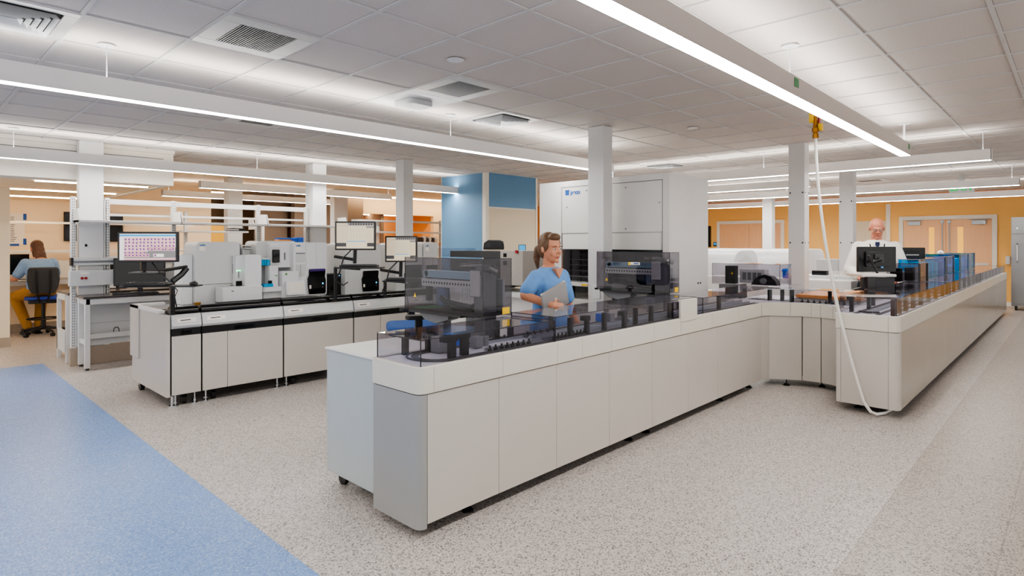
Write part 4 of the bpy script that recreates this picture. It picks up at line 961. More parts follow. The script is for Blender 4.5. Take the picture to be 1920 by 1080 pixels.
# ================================================================== tall robot enclosures behind the front arm
M['beambl'] = mat('pale_blue_beam', S(150, 180, 195), .3, .3, var=.02)
def robot(label, x0, x1, y0, y1, z0, z1, hand='', big=True):
    t = thing('robot_enclosure', label, 'lab robot', ((x0+x1)/2, (y0+y1)/2, 0))
    cover(t, x0, x1, y0, y1, z0, z1, 'smokedark', th=.005, edge=False)
    e = MB(); w = .004
    for (x, y) in ((x0, y0), (x1, y0), (x0, y1)): e.box(x-w/2, x+w/2, y-w/2, y+w/2, z0, z1)
    e.box(x0, x1, y0-w/2, y0+w/2, z1-w/2, z1+w/2).box(x0-w/2, x0+w/2, y0, y1, z1-w/2, z1+w/2)
    part('cover_edge', e, 'edge', t)
    # carriage beam with a perforated rail, vertical gantry near the front corner
    yb0, yb1 = y0+.16, y1-.06; xm = (x0+x1)/2+.02; zc = z0+.22
    part('beam', MB().box(xm-.03, xm+.05, yb0, yb1, zc+.02, zc+.075), 'beambl', t, .004)
    part('perforated_rail', MB().box(xm-.045, xm+.02, yb0, yb1, zc-.045, zc+.012), 'lgrey', t, .003)
    h = MB(); n = 20
    for k in range(n):
        yy = yb0+.03+(yb1-yb0-.06)*k/(n-1); h.box(xm-.0465, xm-.044, yy-.006, yy+.006, zc-.022, zc-.008)
    part('perforations', h, 'shadow', t)
    part('gantry', MB().box(xm-.05, xm+.06, y0+.09, y0+.20, z0-.06, z0+.30).box(xm-.06, xm+.02, y0+.12, y0+.19, z0+.28, z0+.35), 'mid', t, .004)
    part('gantry_plate', MB().box(xm-.065, xm-.05, y0+.13, y0+.23, z0+.13, z0+.31), 'lgrey', t, .003)
    part('motor', MB().cyl((xm-.08, y0+.22, z0+.345), (xm-.02, y0+.16, z0+.345), .024, n=16).cyl((xm-.09, y0+.30, z0+.34), (xm-.03, y0+.26, z0+.34), .018, n=14).cyl((xm-.05, y0+.05, z0+.33), (xm+.0, y0+.03, z0+.30), .02, n=12), 'steel', t)
    part('cable_chain', MB().tube([(xm-.0, y0+.07+.10*sin(a*.35), z0+.34-.045*a) for a in range(9)], .016, 8).tube([(xm-.03, y0+.25-.02*a, z0+.04+.03*sin(a)) for a in range(7)], .012, 6), 'black', t)
    part('gripper_arm', MB().tube([(xm-.05, y1-.30, z0+.10), (xm-.05, y1-.36, z0+.07), (xm-.05, y0+.22, z0+.05)], .02, 8).box(xm-.07, xm+.0, y0+.2, y0+.42, z0+.0, z0+.03), 'black', t)
    pb = MB()
    for k in range(5): pb.cyl((xm-.06, y0+.24+.02*k, z0+.1), (xm-.06, y0+.24+.02*k, z0+.18), .004, n=6)
    part('probes', pb, 'chrome', t)
    part('support_bracket', MB().box(xm-.02, xm+.02, y1-.12, y1-.08, z0+.06, z0+.28).cyl((xm-.03, y1-.10, z0+.27), (xm+.03, y1-.10, z0+.27), .025), 'black', t, .003)
    part('side_plate', MB().box(x1-.03, x1-.01, y0+.05, y0+.35, z0+.02, z0+.25), 'alu', t, .003)
    part('tray', MB().box(x0+.02, x1-.02, y0+.25, y1-.02, z0-.02, z0+.01).box(x0+.01, x1-.01, y0+.06, y1-.25, z0+.0, z0+.02), 'dark', t, .003)
    part('tray_mat', MB().box(x0+.03, x1-.03, y1-.38, y1-.05, z0+.011, z0+.016), 'green', t)
    # stand beneath
    part('stand', MB().box(xm-.04, xm+.05, y0+.10, y0+.3, .06, z0-.02).box(xm-.03, xm+.05, y1-.30, y1-.24, .3, z0-.02).box(xm-.06, xm+.06, y0+.08, y1-.1, 0, .06), 'mid', t, .004)
    part('drop_pan', MB().prism([(y1-.12, z0-.02), (y1-.02, z0-.02), (y1-.10, z0-.08), (y1-.24, z0-.10), (y1-.38, z0-.06), (y1-.38, z0-.02)], xm-.05, xm+.05, 'x'), 'mid', t, .003)
    part('warning_label', MB().box(x1-.09, x1-.02, y0-.004, y0-.0025, z0+.015, z0+.06), 'yellow', t)
    q = part('warning_sign', MB().prism([(y1-.14, z0+.10), (y1-.11, z0+.10), (y1-.125, z0+.13)], x0-.002, x0-.001, 'x'), 'yellow', t)
    return t
r1 = robot('smoked robot enclosure behind the near half of the front track, next to the blue chair', 2.73, 3.0, 2.86, 3.72, 1.045, 1.44)
r2 = robot('smoked robot enclosure in front of the tall white storage unit, black handle on top', 5.24, 5.42, 2.87, 3.73, 1.05, 1.455)
h = part('top_handle', MB().rbox(5.30, 5.34, 3.02, 3.18, 1.46, 1.473, .005, 2, 'x'), 'black', r2, .002)
lm = MB(); lm.box(5.235, 5.237, 3.20, 3.31, 1.325, 1.352); part('nameplate', lm, 'paper', r2)
part('nameplate', MB().box(5.234, 5.236, 3.31, 3.335, 1.32, 1.352), 'yellow', r2)
part('nameplate_mark', MB().box(5.232, 5.2355, 3.215, 3.27, 1.332, 1.345), 'bluelogo', r2)
# front tracks' cover slab that bridges to the robot
# low smoked box with the centrifuge on the corner section
x0, x1, y0, y1 = 7.02, 7.36, 2.42, 3.25
t = thing('smoked_module', 'low smoked cover box with a black drum standing on the track corner', 'lab module', (7.2, 2.8, 1.05))
cover(t, 6.98, 7.36, 2.45, 3.25, 1.05, 1.30, 'smoke', edge=False)
part('cover_edge', MB().box(6.976, 6.98, 2.45, 3.25, 1.298, 1.302).box(6.976, 6.98, 3.246, 3.25, 1.05, 1.3).box(6.976, 6.98, 2.448, 2.452, 1.05, 1.3), 'edge', t)
part('drum', MB().prism([(2.50, 1.055), (2.80, 1.055), (2.77, 1.11), (2.71, 1.16), (2.64, 1.18), (2.57, 1.16), (2.52, 1.11)], 7.03, 7.16, 'x'), 'black', t, .006)
part('drum_cap', MB().cyl((7.005, 2.65, 1.105), (7.03, 2.65, 1.105), .035, n=20), 'mid', t)
part('control_box', MB().box(7.05, 7.15, 3.0, 3.12, 1.055, 1.27), 'shadow', t, .004)
part('warning_sign', MB().prism([(3.02, 1.17), (3.045, 1.17), (3.033, 1.20)], 7.048, 7.05, 'x'), 'yellow', t)
v = MB()
part('vent_housing', MB().box(7.2, 7.32, 2.70, 3.0, 1.06, 1.23), 'lgrey', t, .004)
for k in range(4): v.box(7.196, 7.2, 2.74+k*.06, 2.785+k*.06, 1.10, 1.19)
part('vents', v, 'mid', t)
part('stand', MB().box(7.05, 7.3, 2.95, 3.2, 0, 1.045), 'mid', t, .004)
# ------------------------------------------------------------------ tall storage unit
ux0, ux1, uy0, uy1, uz = 5.83, 6.76, 3.2, 5.05, 2.31
t = thing('sample_storage', 'tall white refrigerated storage unit with bolted front panels and a dark loading slot', 'storage unit', (6.3, 4.1, 0))
part('cabinet', MB().box(ux0+.02, ux1, uy0, uy1, 1.50, uz).box(ux0+.02, ux1, uy0, uy1, .08, .86).box(ux0+.5, ux1, uy0, uy1, .86, 1.5).box(ux0+.02, ux0+.5, uy0, uy0+.02, .86, 1.5), 'white', t)
part('frame', MB().box(ux0, ux0+.02, uy0, uy0+.08, .08, uz).box(ux0, ux0+.02, uy1-.36, uy1, .08, uz).box(ux0, ux0+.02, uy0+.08, uy1-.36, uz-.07, uz), 'white', t, .002)
zp = onX(1150, ux0, 436)[1]
ym = 4.02
part('front_panel', MB().box(ux0+.002, ux0+.02, uy0+.085, ym-.003, zp, uz-.075), 'white', t, .003)
part('front_panel', MB().box(ux0+.002, ux0+.02, ym+.003, uy1-.365, zp, uz-.075), 'white', t, .003)
part('lower_panel', MB().box(ux0+.008, ux0+.02, uy0+.1, uy1-.37, 1.47, zp-.012), 'white', t, .002)
part('gap_line', MB().box(ux0+.001, ux0+.003, uy0+.08, uy0+.086, 1.47, uz-.07).box(ux0+.001, ux0+.003, uy0+.08, uy1-.36, uz-.074, uz-.07).box(ux0+.001, ux0+.003, uy1-.365, uy1-.36, 1.47, uz-.07), 'dark', t)
part('frame_strip', MB().box(ux0+.0, ux0+.006, uy0+.085, uy0+.10, 1.47, zp-.005), 'steel', t)
bt = MB()
for (yy, zz) in ((3.75, uz-.13), (3.75, zp+.04), (3.32, (uz+zp)/2), (4.3, uz-.13), (4.6, (uz+zp)/2), (4.2, zp+.04)): bt.cyl((ux0-.004, yy, zz), (ux0+.003, yy, zz), .009, n=10)
part('screws', bt, 'steel', t)
lg = MB(); yL = onX(1063.5, ux0); zL = onX(1070, ux0, 361)[1]
put_text(lg, 'peco', .07, (ux0-.001, yL-.125, zL), -pi/2, bold=.003, sx=1.05)
M['logoblue'] = mat('emblem_blue', S(40, 90, 165), .5)
if not any(c.name.startswith('lettering') and c.parent == t for c in t.children): part('lettering', lg, 'logoblue', t)
part('emblem', MB().rbox(ux0-.0015, ux0+.0022, yL-.028, yL+.028, zL-.032, zL+.03, .012, 4, 'x').box(ux0-.0015, ux0+.0022, yL-.04, yL+.036, zL+.022, zL+.032), 'logoblue', t)
# slot interior
part('slot_back', MB().box(ux0+.45, ux0+.49, uy0+.02, uy1-.02, .9, 1.5), 'mid', t)
part('slot_shelf', MB().box(ux0-.02, ux0+.45, uy0+.25, uy1-.15, 1.02, 1.06), 'white', t, .003)
part('slot_glass', MB().box(ux0+.0, ux0+.004, uy0+.08, uy1-.36, 1.15, 1.47), 'smoke', t)
g = MB()
for k in range(5): g.box(ux0+.2, ux0+.4, uy0+.3, uy1-.3, 1.12+.07*k, 1.13+.07*k)
for k in range(9): g.box(ux0+.3, ux0+.33, uy0+.3+.16*k, uy0+.32+.16*k, 1.06, 1.45)
part('rack_shelves', g, 'mid', t)
g = MB()
for k in range(4): g.box(ux0+.02, ux0+.1, uy0+.3+.35*k, uy0+.34+.35*k, .87, 1.02)
part('slot_strut', g, 'shadow', t)
part('warning_strip', MB().box(ux0-.022, ux0-.02, 4.28, 4.36, 1.03, 1.05), 'yellow', t); part('warning_strip', MB().box(ux0-.022, ux0-.02, 4.10, 4.27, 1.03, 1.05), 'red', t)
part('side_bolt', MB().cyl((6.5, uy0-.003, 1.08), (6.5, uy0+.001, 1.08), .012).cyl((6.56, uy0-.003, 1.08), (6.56, uy0+.001, 1.08), .012), 'shadow', t)
# link bridge between storage and track
t = thing('link_cabinet', 'white base cabinet joining the storage unit to the track behind the column', 'cabinet', (5.6, 3.35, 0))
part('body', MB().box(5.45, 5.82, 3.1, 3.72, .05, .86), 'panel', t, .003)
part('hood', MB().box(5.42, 5.5, 3.1, 3.6, .9, 1.02), 'white', t, .01)
# ------------------------------------------------------------------ analysers behind, between robot and storage unit
t = thing('tube_sorter', 'grey machine with a small blue touch display on its corner, left of the walking woman', 'lab machine', (4.6, 5.4, 0))
xk = 4.55
ya_, yb_ = onX(980, xk), onX(938, xk)
zt_ = onX(960, xk, 470)[1]
M['beigegrey'] = mat('beige_grey_casing', S(158, 152, 144), .4, var=.03)
part('upper_body', MB().box(xk, xk+.4, ya_, yb_, 1.10, zt_), 'beigegrey', t, .004)
part('smoked_window', MB().box(xk+.02, xk+.4, yb_+.005, yb_+.85, 1.06, zt_-.01), 'dark', t, .004)
part('lower_body', MB().box(xk+.02, xk+.4, ya_-.1, yb_+.85, .0, .98), 'white', t, .004)
part('worktop', MB().box(xk-.06, xk+.42, ya_-.12, yb_+.8, .98, 1.03), 'lgrey', t, .003)
part('control_switch', MB().box(xk-.004, xk, onX(950, xk), onX(944, xk), onX(947, xk, 482)[1], onX(947, xk, 475)[1]).box(xk-.004, xk, onX(950, xk), onX(944, xk), onX(947, xk, 497)[1], onX(947, xk, 489)[1]), 'shadow', t)
part('hose', MB().tube([atD(953, 520, 6.7), atD(953, 500, 6.7), atD(958, 489, 6.7), atD(968, 487, 6.7), atD(972, 496, 6.7)], .008, 6), 'black', t)
part('stop_button', MB().cyl((xk-.02, onX(970, xk), onX(970, xk, 472)[1]), (xk, onX(970, xk), onX(970, xk, 472)[1]), .018), 'red', t)
c = atD(979, 469, 6.4)
d = part('display', MB().at(c, YAW-pi/2).rbox(-.04, .04, -.015, .02, -.06, .06, .008, 3, 'y'), 'black', t)
part('screen', MB().at(c, YAW-pi/2).box(-.034, .034, -.017, -.015, -.01, .054), 'scr_b', d)
part('button', MB().at(c, YAW-pi/2).box(-.03, -.018, -.018, -.015, -.035, -.025).box(-.012, -.002, -.018, -.015, -.035, -.025), 'yellow', d)
c = atD(932, 463, 7.2); c2 = H-(470-HY)*7.2/F
t = thing('desktop_printer', 'black rounded printer standing on the grey machine behind the first enclosure', 'printer', (c.x, c.y, zt_))
o = part('body', MB().at((c.x, c.y+.05, zt_+.001), YAW-pi/2).prism([(-.13, 0), (.12, 0), (.12, .05), (.11, .10), (.07, .115), (-.07, .115), (-.12, .08)], -.1, .12, 'y'), 'black', t, .008)
part('front_slot', MB().at((c.x, c.y+.05, zt_+.001), YAW-pi/2).box(-.1, -.04, -.103, -.1, .02, .08), 'blackgloss', t)
# long machine row further back (seen through the first enclosure)
t = thing('rear_analyser_bench', 'row of grey machine casings far behind the first smoked enclosure', 'lab machine', (5.3, 5.6, 0))
part('body', MB().box(4.98, 5.35, 5.75, 6.1, .0, 1.02), 'mid', t, .004)
part('hood', MB().box(5.0, 5.35, 5.75, 6.1, 1.04, 1.48), 'smoke', t)
# ------------------------------------------------------------------ blue chair
def chair_seat_poly(r=.23, n=20):
    return [(r*cos(2*pi*k/n)*(1.02), r*sin(2*pi*k/n)*.95) for k in range(n)]
ch = atD(778, 585, 5.25)
t = thing('task_chair', 'blue upholstered task chair behind the side cabinet, black armrest raised', 'chair', (ch.x, ch.y, 0), YAW-pi+radians(15), local=True)
part('seat', MB().rbox(-.25, .25, -.24, .24, .76, .84, .09, 5, 'z'), 'blue', t, .02)
part('seat_pan', MB().rbox(-.2, .2, -.2, .2, .73, .76, .06, 4, 'z'), 'black', t, .005)
part('backrest', MB().rbox(-.22, .22, .22, .27, .98, 1.28, .08, 5, 'y'), 'blue', t, .015)
part('back_bar', MB().tube([(0, .1, .74), (0, .27, .76), (0, .30, .9), (0, .285, 1.15)], .022, 8), 'black', t)
for sx in (-1, 1):
    part('armrest', MB().tube([(sx*.2, 0, .74), (sx*.30, 0, .745), (sx*.31, 0, .80)], .018, 8).box(sx*.31-.025, sx*.31+.025, -.03, .03, .78, .92).rbox(sx*.31-.05, sx*.31+.05, -.11, .11, .915, .95, .04, 5, 'z'), 'black', t, .006)
part('gas_lift', MB().cyl((0, 0, .12), (0, 0, .73), .028, n=16).cyl((0, 0, .1), (0, 0, .45), .038, n=16), 'black', t)
part('foot_ring', MB().tube([(.22*cos(2*pi*k/24), .22*sin(2*pi*k/24), .28) for k in range(25)], .01, 6), 'black', t)
for k in range(5):
    a = 2*pi*k/5+.3
    l = part('base_leg', MB().tube([(0, 0, .12), (.15*cos(a), .15*sin(a), .11), (.30*cos(a), .30*sin(a), .085)], [.028, .022, .016], 8), 'black', t)
    part('caster', MB().cyl((.30*cos(a)-.02*sin(a), .30*sin(a)+.02*cos(a), .03), (.30*cos(a)+.02*sin(a), .30*sin(a)-.02*cos(a), .03), .03, n=14).cyl((.3*cos(a), .3*sin(a), .05), (.3*cos(a), .3*sin(a), .085), .01), 'black', l)
# ================================================================== bench with white shelving (left)
BY = 9.16
def slots(b, x0, x1, y, z0, z1, side=1):
    z = z0
    while z < z1: b.box(x0, x1, y-.0015, y, z, z+.018); z += .034
xs = [onY(132, BY), onY(190, BY), onY(321, BY), onY(480, BY), onY(565, BY)]
t = thing('shelving_frame', 'white slotted shelving frame above the dark-topped bench', 'shelving', (3.0, 9.35, 0))
U = (xs[0], xs[0]+.055); ups = [xs[0], 1.93+.03, xs[2], xs[3], 4.72]
for k, x in enumerate(ups):
    u = part('upright', MB().box(x, x+.05, BY-.04, BY+.04, 0, 2.13), 'white', t, .003)
    sl = MB(); slots(sl, x+.012, x+.018, BY-.0405, .25, 2.1); slots(sl, x+.032, x+.038, BY-.0405, .25, 2.1); part('slots', sl, 'dark', u)
for a, b in ((ups[1]+.05, ups[2]), (ups[2]+.05, ups[3]), (ups[3]+.05, ups[4])):
    part('top_rail', MB().box(a, b, BY-.02, BY+.02, 2.05, 2.12), 'white', t, .003)
    part('mid_rail', MB().box(a, b, BY+.06, BY+.09, 1.90, 1.93), 'white', t, .003)
part('cable_hole', MB().cyl((onY(161, BY-.04), BY-.0335, onY(161, BY-.03, 460)[1]), (onY(161, BY-.03), BY-.029, onY(161, BY-.03, 460)[1]), .018, n=18), 'shadow', t)
part('gap_cap', MB().box(1.95, 1.97, BY-.04, BY+.04, .2, 2.1), 'white', t)
part('low_panel', MB().box(xs[0]+.05, 5.0, BY-.045, BY-.035, .24, .80), 'lgrey', t, .002)
part('plinth', MB().box(xs[0]-.01, 5.0, BY-.05, BY+.06, 0, .23), 'base', t, .002)
part('panel_line', MB().box(2.35, 2.353, BY-.047, BY-.045, .24, .8).box(2.98, 2.983, BY-.047, BY-.045, .24, .8).box(xs[0]+.05, 5, BY-.047, BY-.045, .52, .523), 'mid', t)
for x in (1.70, 2.08, 2.52):
    part('latch', MB().tube([(x-.02, BY-.049, .44), (x-.03, BY-.049, .42), (x-.03, BY-.049, .35), (x-.02, BY-.049, .33)], .004, 6).tube([(x+.02, BY-.049, .44), (x+.03, BY-.049, .42), (x+.03, BY-.049, .35), (x+.02, BY-.049, .33)], .004, 6).box(x-.02, x+.02, BY-.051, BY-.045, .438, .448).box(x-.02, x+.02, BY-.051, BY-.045, .322, .332), 'shadow', t)
# raceways
part('upper_raceway', MB().box(onY(135, BY-.1), 3.4, BY-.12, BY-.04, onY(160, BY-.12, 497)[1], onY(160, BY-.12, 484)[1]), 'lgrey', t, .004)
part('raceway_groove', MB().box(onY(138, BY-.1), 3.4, BY-.123, BY-.12, onY(160, BY-.12, 493)[1], onY(160, BY-.12, 489)[1]), 'mid', t)
part('raceway_cap', MB().box(onY(134, BY-.1)-.01, onY(137, BY-.1), BY-.13, BY-.03, onY(160, BY-.12, 498)[1], onY(160, BY-.12, 483)[1]), 'black', t)
rz0, rz1 = onY(160, BY-.15, 536)[1], onY(160, BY-.15, 507)[1]
part('power_raceway', MB().box(onY(131, BY-.15), 3.5, BY-.15, BY-.04, rz0, rz1), 'lgrey', t, .004)
for u in (154, 161): part('socket', MB().cyl((onY(u, BY-.15), BY-.156, (rz0+rz1)/2), (onY(u, BY-.15), BY-.149, (rz0+rz1)/2), .017, n=18), 'red', t)
part('socket_label', MB().box(onY(151, BY-.15), onY(167, BY-.15), BY-.1515, BY-.15, rz1-.05, rz1-.02), 'paper', t)
# shelf with book ends, one per bay
for k, (a, b) in enumerate(((xs[0]+.02, ups[2]+.02), (ups[2]+.03, ups[3]+.02), (ups[3]+.03, 5.3))):
    z = 1.80
    s = thing('wall_shelf', ['white shelf on the first bay, starting in front of the drilled panel', 'white shelf on the middle bay of the bench frame', 'white shelf on the last bay, reaching past the column'][k], 'shelf', ((a+b)/2, 9.1, z))
    part('board', MB().box(a, b, BY-.36, BY-.045, z, z+.03), 'white', s, .003)
    for xx, d in ((a, 1), (b-.012, -1)):
        part('end_bracket', MB().prism([(BY-.36, z+.0), (BY-.36, z+.03), (BY-.30, z+.17), (BY-.045, z+.17), (BY-.045, z+.0)], xx, xx+.012, 'x'), 'white', s, .002)
# bench
t = thing('lab_bench', 'white metal bench with a dark epoxy worktop in front of the shelving frame', 'bench', (2.6, 9.0, 0))
bz = .895; bx0, bx1 = 1.64, 3.65
part('worktop', MB().box(bx0, bx1, 8.66, 9.10, bz-.028, bz), 'epoxy', t, .004)
part('apron', MB().box(bx0+.03, bx1, 8.69, 8.73, bz-.10, bz-.03).box(bx0+.03, bx0+.07, 8.7, 9.05, bz-.10, bz-.03), 'white', t, .003)
for x, y in ((bx0+.02, 8.69), (bx0+.02, 9.03), (bx1-.08, 8.69), (bx1-.08, 9.03)):
    l = part('leg', MB().box(x, x+.055, y, y+.055, .025, bz-.03), 'white', t, .004)
    part('foot', MB().cyl((x+.028, y+.028, 0), (x+.028, y+.028, .03), .02), 'dark', l)
part('stretcher', MB().box(bx0+.03, bx0+.06, 8.74, 9.04, .30, .36).box(bx0+.03, bx1-.03, 9.05, 9.08, .33, .39), 'white', t, .003)
# things on the bench
c = atD(262, 511, 7.4); rzm = YAW-pi/2+radians(4)
m2 = monitor('dark switched-off monitor on the bench behind the wide cell-image monitor', (onY(262, 8.86), 8.86, 1.17), .58, .36, radians(-22), None)
part('stand', MB().box(-.03, .03, .035, .06, -.10, .1).rbox(-.12, .12, .02, .16, -.095, -.08, .03, 4, 'z'), 'black', m2, .004)
keyboard('black keyboard lying on the dark bench top', (onY(255, 8.74), 8.745, bz), radians(-12), .5)

# low orange-brown desk seen behind between the uprights
t = thing('rear_bench', 'bench with brown top and dark screens on the far side of the shelving frame', 'bench', (3.2, 10.0, 0))
part('worktop', MB().box(1.62, 5.0, 9.42, 10.1, .87, .90), 'epoxy', t, .003)
for x, y in ((1.60, 9.99), (1.60, 9.43), (4.9, 9.99)): part('leg', MB().box(x, x+.05, y, y+.05, 0, .87), 'white', t, .003)
part('side_rail', MB().box(1.6, 1.63, 9.45, 10.05, .80, .87).box(1.6, 1.63, 9.45, 10.05, .12, .40), 'white', t, .002)
for (ua, ub, va, vb, yy, lb) in ((193, 222, 484, 506, 10.3, 'short dark monitor seen between the raceways and the shelving upright'),):
    a, z1_ = onY(ua, yy, va); b, z0_ = onY(ub, yy, vb)
    mm = thing('monitor', lb, 'monitor', ((a+b)/2, 9.9, .9))
    part('bezel', MB().box(a, b, 9.88, 9.91, z0_, z1_), 'black', mm, .003); part('stand', MB().box((a+b)/2-.02, (a+b)/2+.02, 9.91, 9.94, .905, z1_-.03).box((a+b)/2-.1, (a+b)/2+.1, 9.85, 10.0, .9, .91), 'black', mm, .003)
# second shelving run further back
R2 = 11.6
t = thing('shelving_frame', 'farther white shelving frame with thin rails, seen through the first frame', 'shelving', (4.5, R2, 0))
u2 = [onY(u, R2) for u in (195, 300, 345, 455, 490)]
for x in (u2[0], u2[2], u2[4]): part('upright', MB().box(x, x+.05, R2-.03, R2+.03, 0, 2.1), 'white', t, .003)
for v in (402,):
    part('rail', MB().box(u2[0], u2[4], R2-.02, R2+.02, onY(250, R2, 404)[1]-.02, onY(250, R2, 404)[1]+.02), 'white', t, .002)
part('rail', MB().box(u2[0], u2[4], R2-.02, R2+.02, 1.28, 1.34), 'white', t, .002)
part('low_panel', MB().box(u2[0], u2[4]+2, R2-.03, R2+.02, .1, 1.2), 'lgrey', t, .003)
part('bracket', MB().prism([(R2-.33, 1.80), (R2-.02, 1.80), (R2-.02, 2.0), (R2-.2, 2.0)], onY(465, R2), onY(465, R2)+.012, 'x'), 'white', t)
sx0, sx1 = onY(337, R2-.3), onY(465, R2-.3); zs = onY(400, R2-.3, 433)[1]
part('shelf_board', MB().box(sx0, sx1, R2-.33, R2-.03, zs-.03, zs), 'white', t, .003)
tr = thing('paper_tray', 'black stacked paper tray on the farther shelf', 'tray', ((onY(432, R2-.25)+onY(458, R2-.25))/2, R2-.2, zs))
a, b = onY(430, R2-.25), onY(458, R2-.25)
part('tray', MB().box(a, b, R2-.3, R2-.05, zs+.002, zs+.02).box(a+.03, b, R2-.3, R2-.05, zs+.04, zs+.055).box(b-.02, b, R2-.3, R2-.05, zs, zs+.06), 'black', tr, .003)
part('papers', MB().box(a+.1, b-.04, R2-.28, R2-.08, zs+.056, zs+.064), 'paper', tr)
# wall screens on the back wall
for (ua, ub, va, vb, lb) in ((193, 231, 400, 453, 'large black wall screen seen through the first shelf bay'), (120, 130, 397, 452, 'black wall screen cut off by the end upright of the shelving')):
    a, z1_ = onY(ua, Y1-.05, va); b, z0_ = onY(ub, Y1-.05, vb)
    if ua == 120: b += .3
    w_ = thing('wall_screen', lb, 'screen', ((a+b)/2, Y1-.03, z0_))
    part('bezel', MB().box(a, b, Y1-.05, Y1-.002, z0_, z1_), 'black', w_, .004); part('screen', MB().box(a+.03, b-.03, Y1-.053, Y1-.05, z0_+.03, z1_-.03), 'blackgloss', w_)
# paper notice with blue tape
a, z1_ = onY(17, Y1-.01, 400); b, z0_ = onY(46, Y1-.01, 459)
n = thing('wall_notice', 'large paper chart held with blue tape on the office bay wall', 'notice', ((a+b)/2, Y1-.005, z0_))
part('sheet', MB().box(a-.1, b, Y1-.006, Y1-.001, z0_, z1_), 'paper', n)
part('tape', MB().box(b-.02, b+.03, Y1-.009, Y1-.006, z1_-.12, z1_), 'bluetape', n); part('tape', MB().box(b-.02, b+.03, Y1-.009, Y1-.006, z0_, z0_+.12), 'bluetape', n)
part('tape', MB().box(a, b-.08, Y1-.009, Y1-.006, z0_-.02, z0_+.02), 'bluetape', n)
tx = MB()
for k in range(14): tx.box(a+.02, a+.02+random.uniform(.05, .1), Y1-.007, Y1-.006, z1_-.08-.035*k, z1_-.065-.035*k)
part('print', tx, 'mid', n)
# open corridor door, its warm light put in as emission
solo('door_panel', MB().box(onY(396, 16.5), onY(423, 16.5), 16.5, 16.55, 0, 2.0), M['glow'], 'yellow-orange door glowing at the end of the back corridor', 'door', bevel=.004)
# office bay desk
DY = 12.98
t = thing('office_desk', 'grey desk of the office bay with privacy panels beneath', 'desk', (1.6, 13.4, 0))
part('desktop', MB().box(.5, 2.75, DY, DY+.75, .87, .90), 'epoxy', t, .004)
part('front_edge', MB().box(.5, 2.75, DY-.004, DY, .82, .899), 'lgrey', t)
part('under_panel', MB().box(.5, 2.75, DY+.35, DY+.38, .14, .86), 'warm', t, .002)
part('plinth', MB().box(.5, 2.75, DY+.36, DY+.40, 0, .14), 'base', t)
part('back_screen', MB().box(.5, 2.75, DY+.70, DY+.75, .9, 1.22), 'offw', t, .003)
part('ledge', MB().box(.5, 4.6, DY+.66, DY+.95, 1.36, 1.41), 'offw', t, .003)
part('rail', MB().box(.5, 4.6, DY+.9, DY+.95, 1.9, 1.94), 'offw', t, .003)
for x in (1.9, 2.45):
    part('latch', MB().tube([(x-.03, DY+.345, .52), (x-.04, DY+.345, .42), (x+.04, DY+.345, .42), (x+.03, DY+.345, .52)], .005, 6), 'dark', t)
a, z1_ = onY(8, 13.4, 477); b, z0_ = onY(55, 13.4, 514)
mm = thing('monitor', 'large black monitor on the office bay desk in front of the seated person', 'monitor', ((a+b)/2, 13.4, .9))
part('bezel', MB().box(a, b, 13.4, 13.43, z0_, z1_), 'blackgloss', mm, .004); part('stand', MB().box((a+b)/2-.03, (a+b)/2+.03, 13.43, 13.46, .905, z1_-.1).box((a+b)/2-.12, (a+b)/2+.12, 13.35, 13.52, .9, .912), 'black', mm, .003)
solo('paper_sheet', MB().box(onY(35, 13.1), onY(50, 13.1), 13.05, 13.22, .901, .906), 'paper', 'open sheets of paper on the desk by the seated person', 'paper')
# office chair
cx_, cy_ = 1.83, 12.60
t = thing('task_chair', 'dark grey drafting chair with blue seat pad, used by the seated person', 'chair', (cx_, cy_, 0), radians(-8), local=True)
M['chairblue'] = mat('royal_blue_fabric', S(50, 70, 165), .8, var=.08, scale=80)
M['chairgrey'] = mat('charcoal_fabric', S(58, 60, 64), .8, var=.08, scale=80)
part('seat', MB().rbox(-.25, .25, -.20, .26, .60, .655, .09, 5, 'z'), 'chairblue', t, .02)
part('seat_pan', MB().rbox(-.2, .2, -.17, .2, .54, .60, .06, 4, 'z'), 'black', t, .01)
bk = MB().at((0, -.24, .935), 0, radians(8)); bk.prism([(-.15, -.22), (.15, -.22), (.19, -.14), (.215, 0), (.205, .17), (.18, .21), (-.18, .21), (-.205, .17), (-.215, 0), (-.19, -.14)], -.03, .03, 'y')
part('backrest', bk, 'chairgrey', t, .015)
part('back_frame', MB().tube([(-.09, -.28, 1.12), (-.09, -.31, .9), (-.08, -.30, .7), (-.05, -.2, .57)], .014, 8).tube([(.09, -.28, 1.12), (.09, -.31, .9), (.08, -.30, .7), (.05, -.2, .57)], .014, 8).tube([(-.09, -.28, 1.12), (.09, -.28, 1.12)], .012, 8), 'black', t)
part('gas_lift', MB().cyl((0, 0, .1), (0, 0, .54), .028, n=16).cyl((0, 0, .1), (0, 0, .3), .036, n=16), 'black', t)
part('foot_ring', MB().tube([(.22*cos(2*pi*k/24), .22*sin(2*pi*k/24), .28) for k in range(25)], .01, 6).tube([(-.22, 0, .28), (.22, 0, .28)], .008, 6), 'black', t)
for k in range(5):
    a = 2*pi*k/5+.1
    l = part('base_leg', MB().tube([(0, 0, .13), (.15*cos(a), .15*sin(a), .11), (.30*cos(a), .30*sin(a), .08)], [.028, .022, .016], 8), 'black', t)
    part('caster', MB().cyl((.30*cos(a)-.025*sin(a), .30*sin(a)+.025*cos(a), .032), (.30*cos(a)+.025*sin(a), .30*sin(a)-.025*cos(a), .032), .032, n=14).cyl((.3*cos(a), .3*sin(a), .05), (.3*cos(a), .3*sin(a), .085), .01), 'black', l)
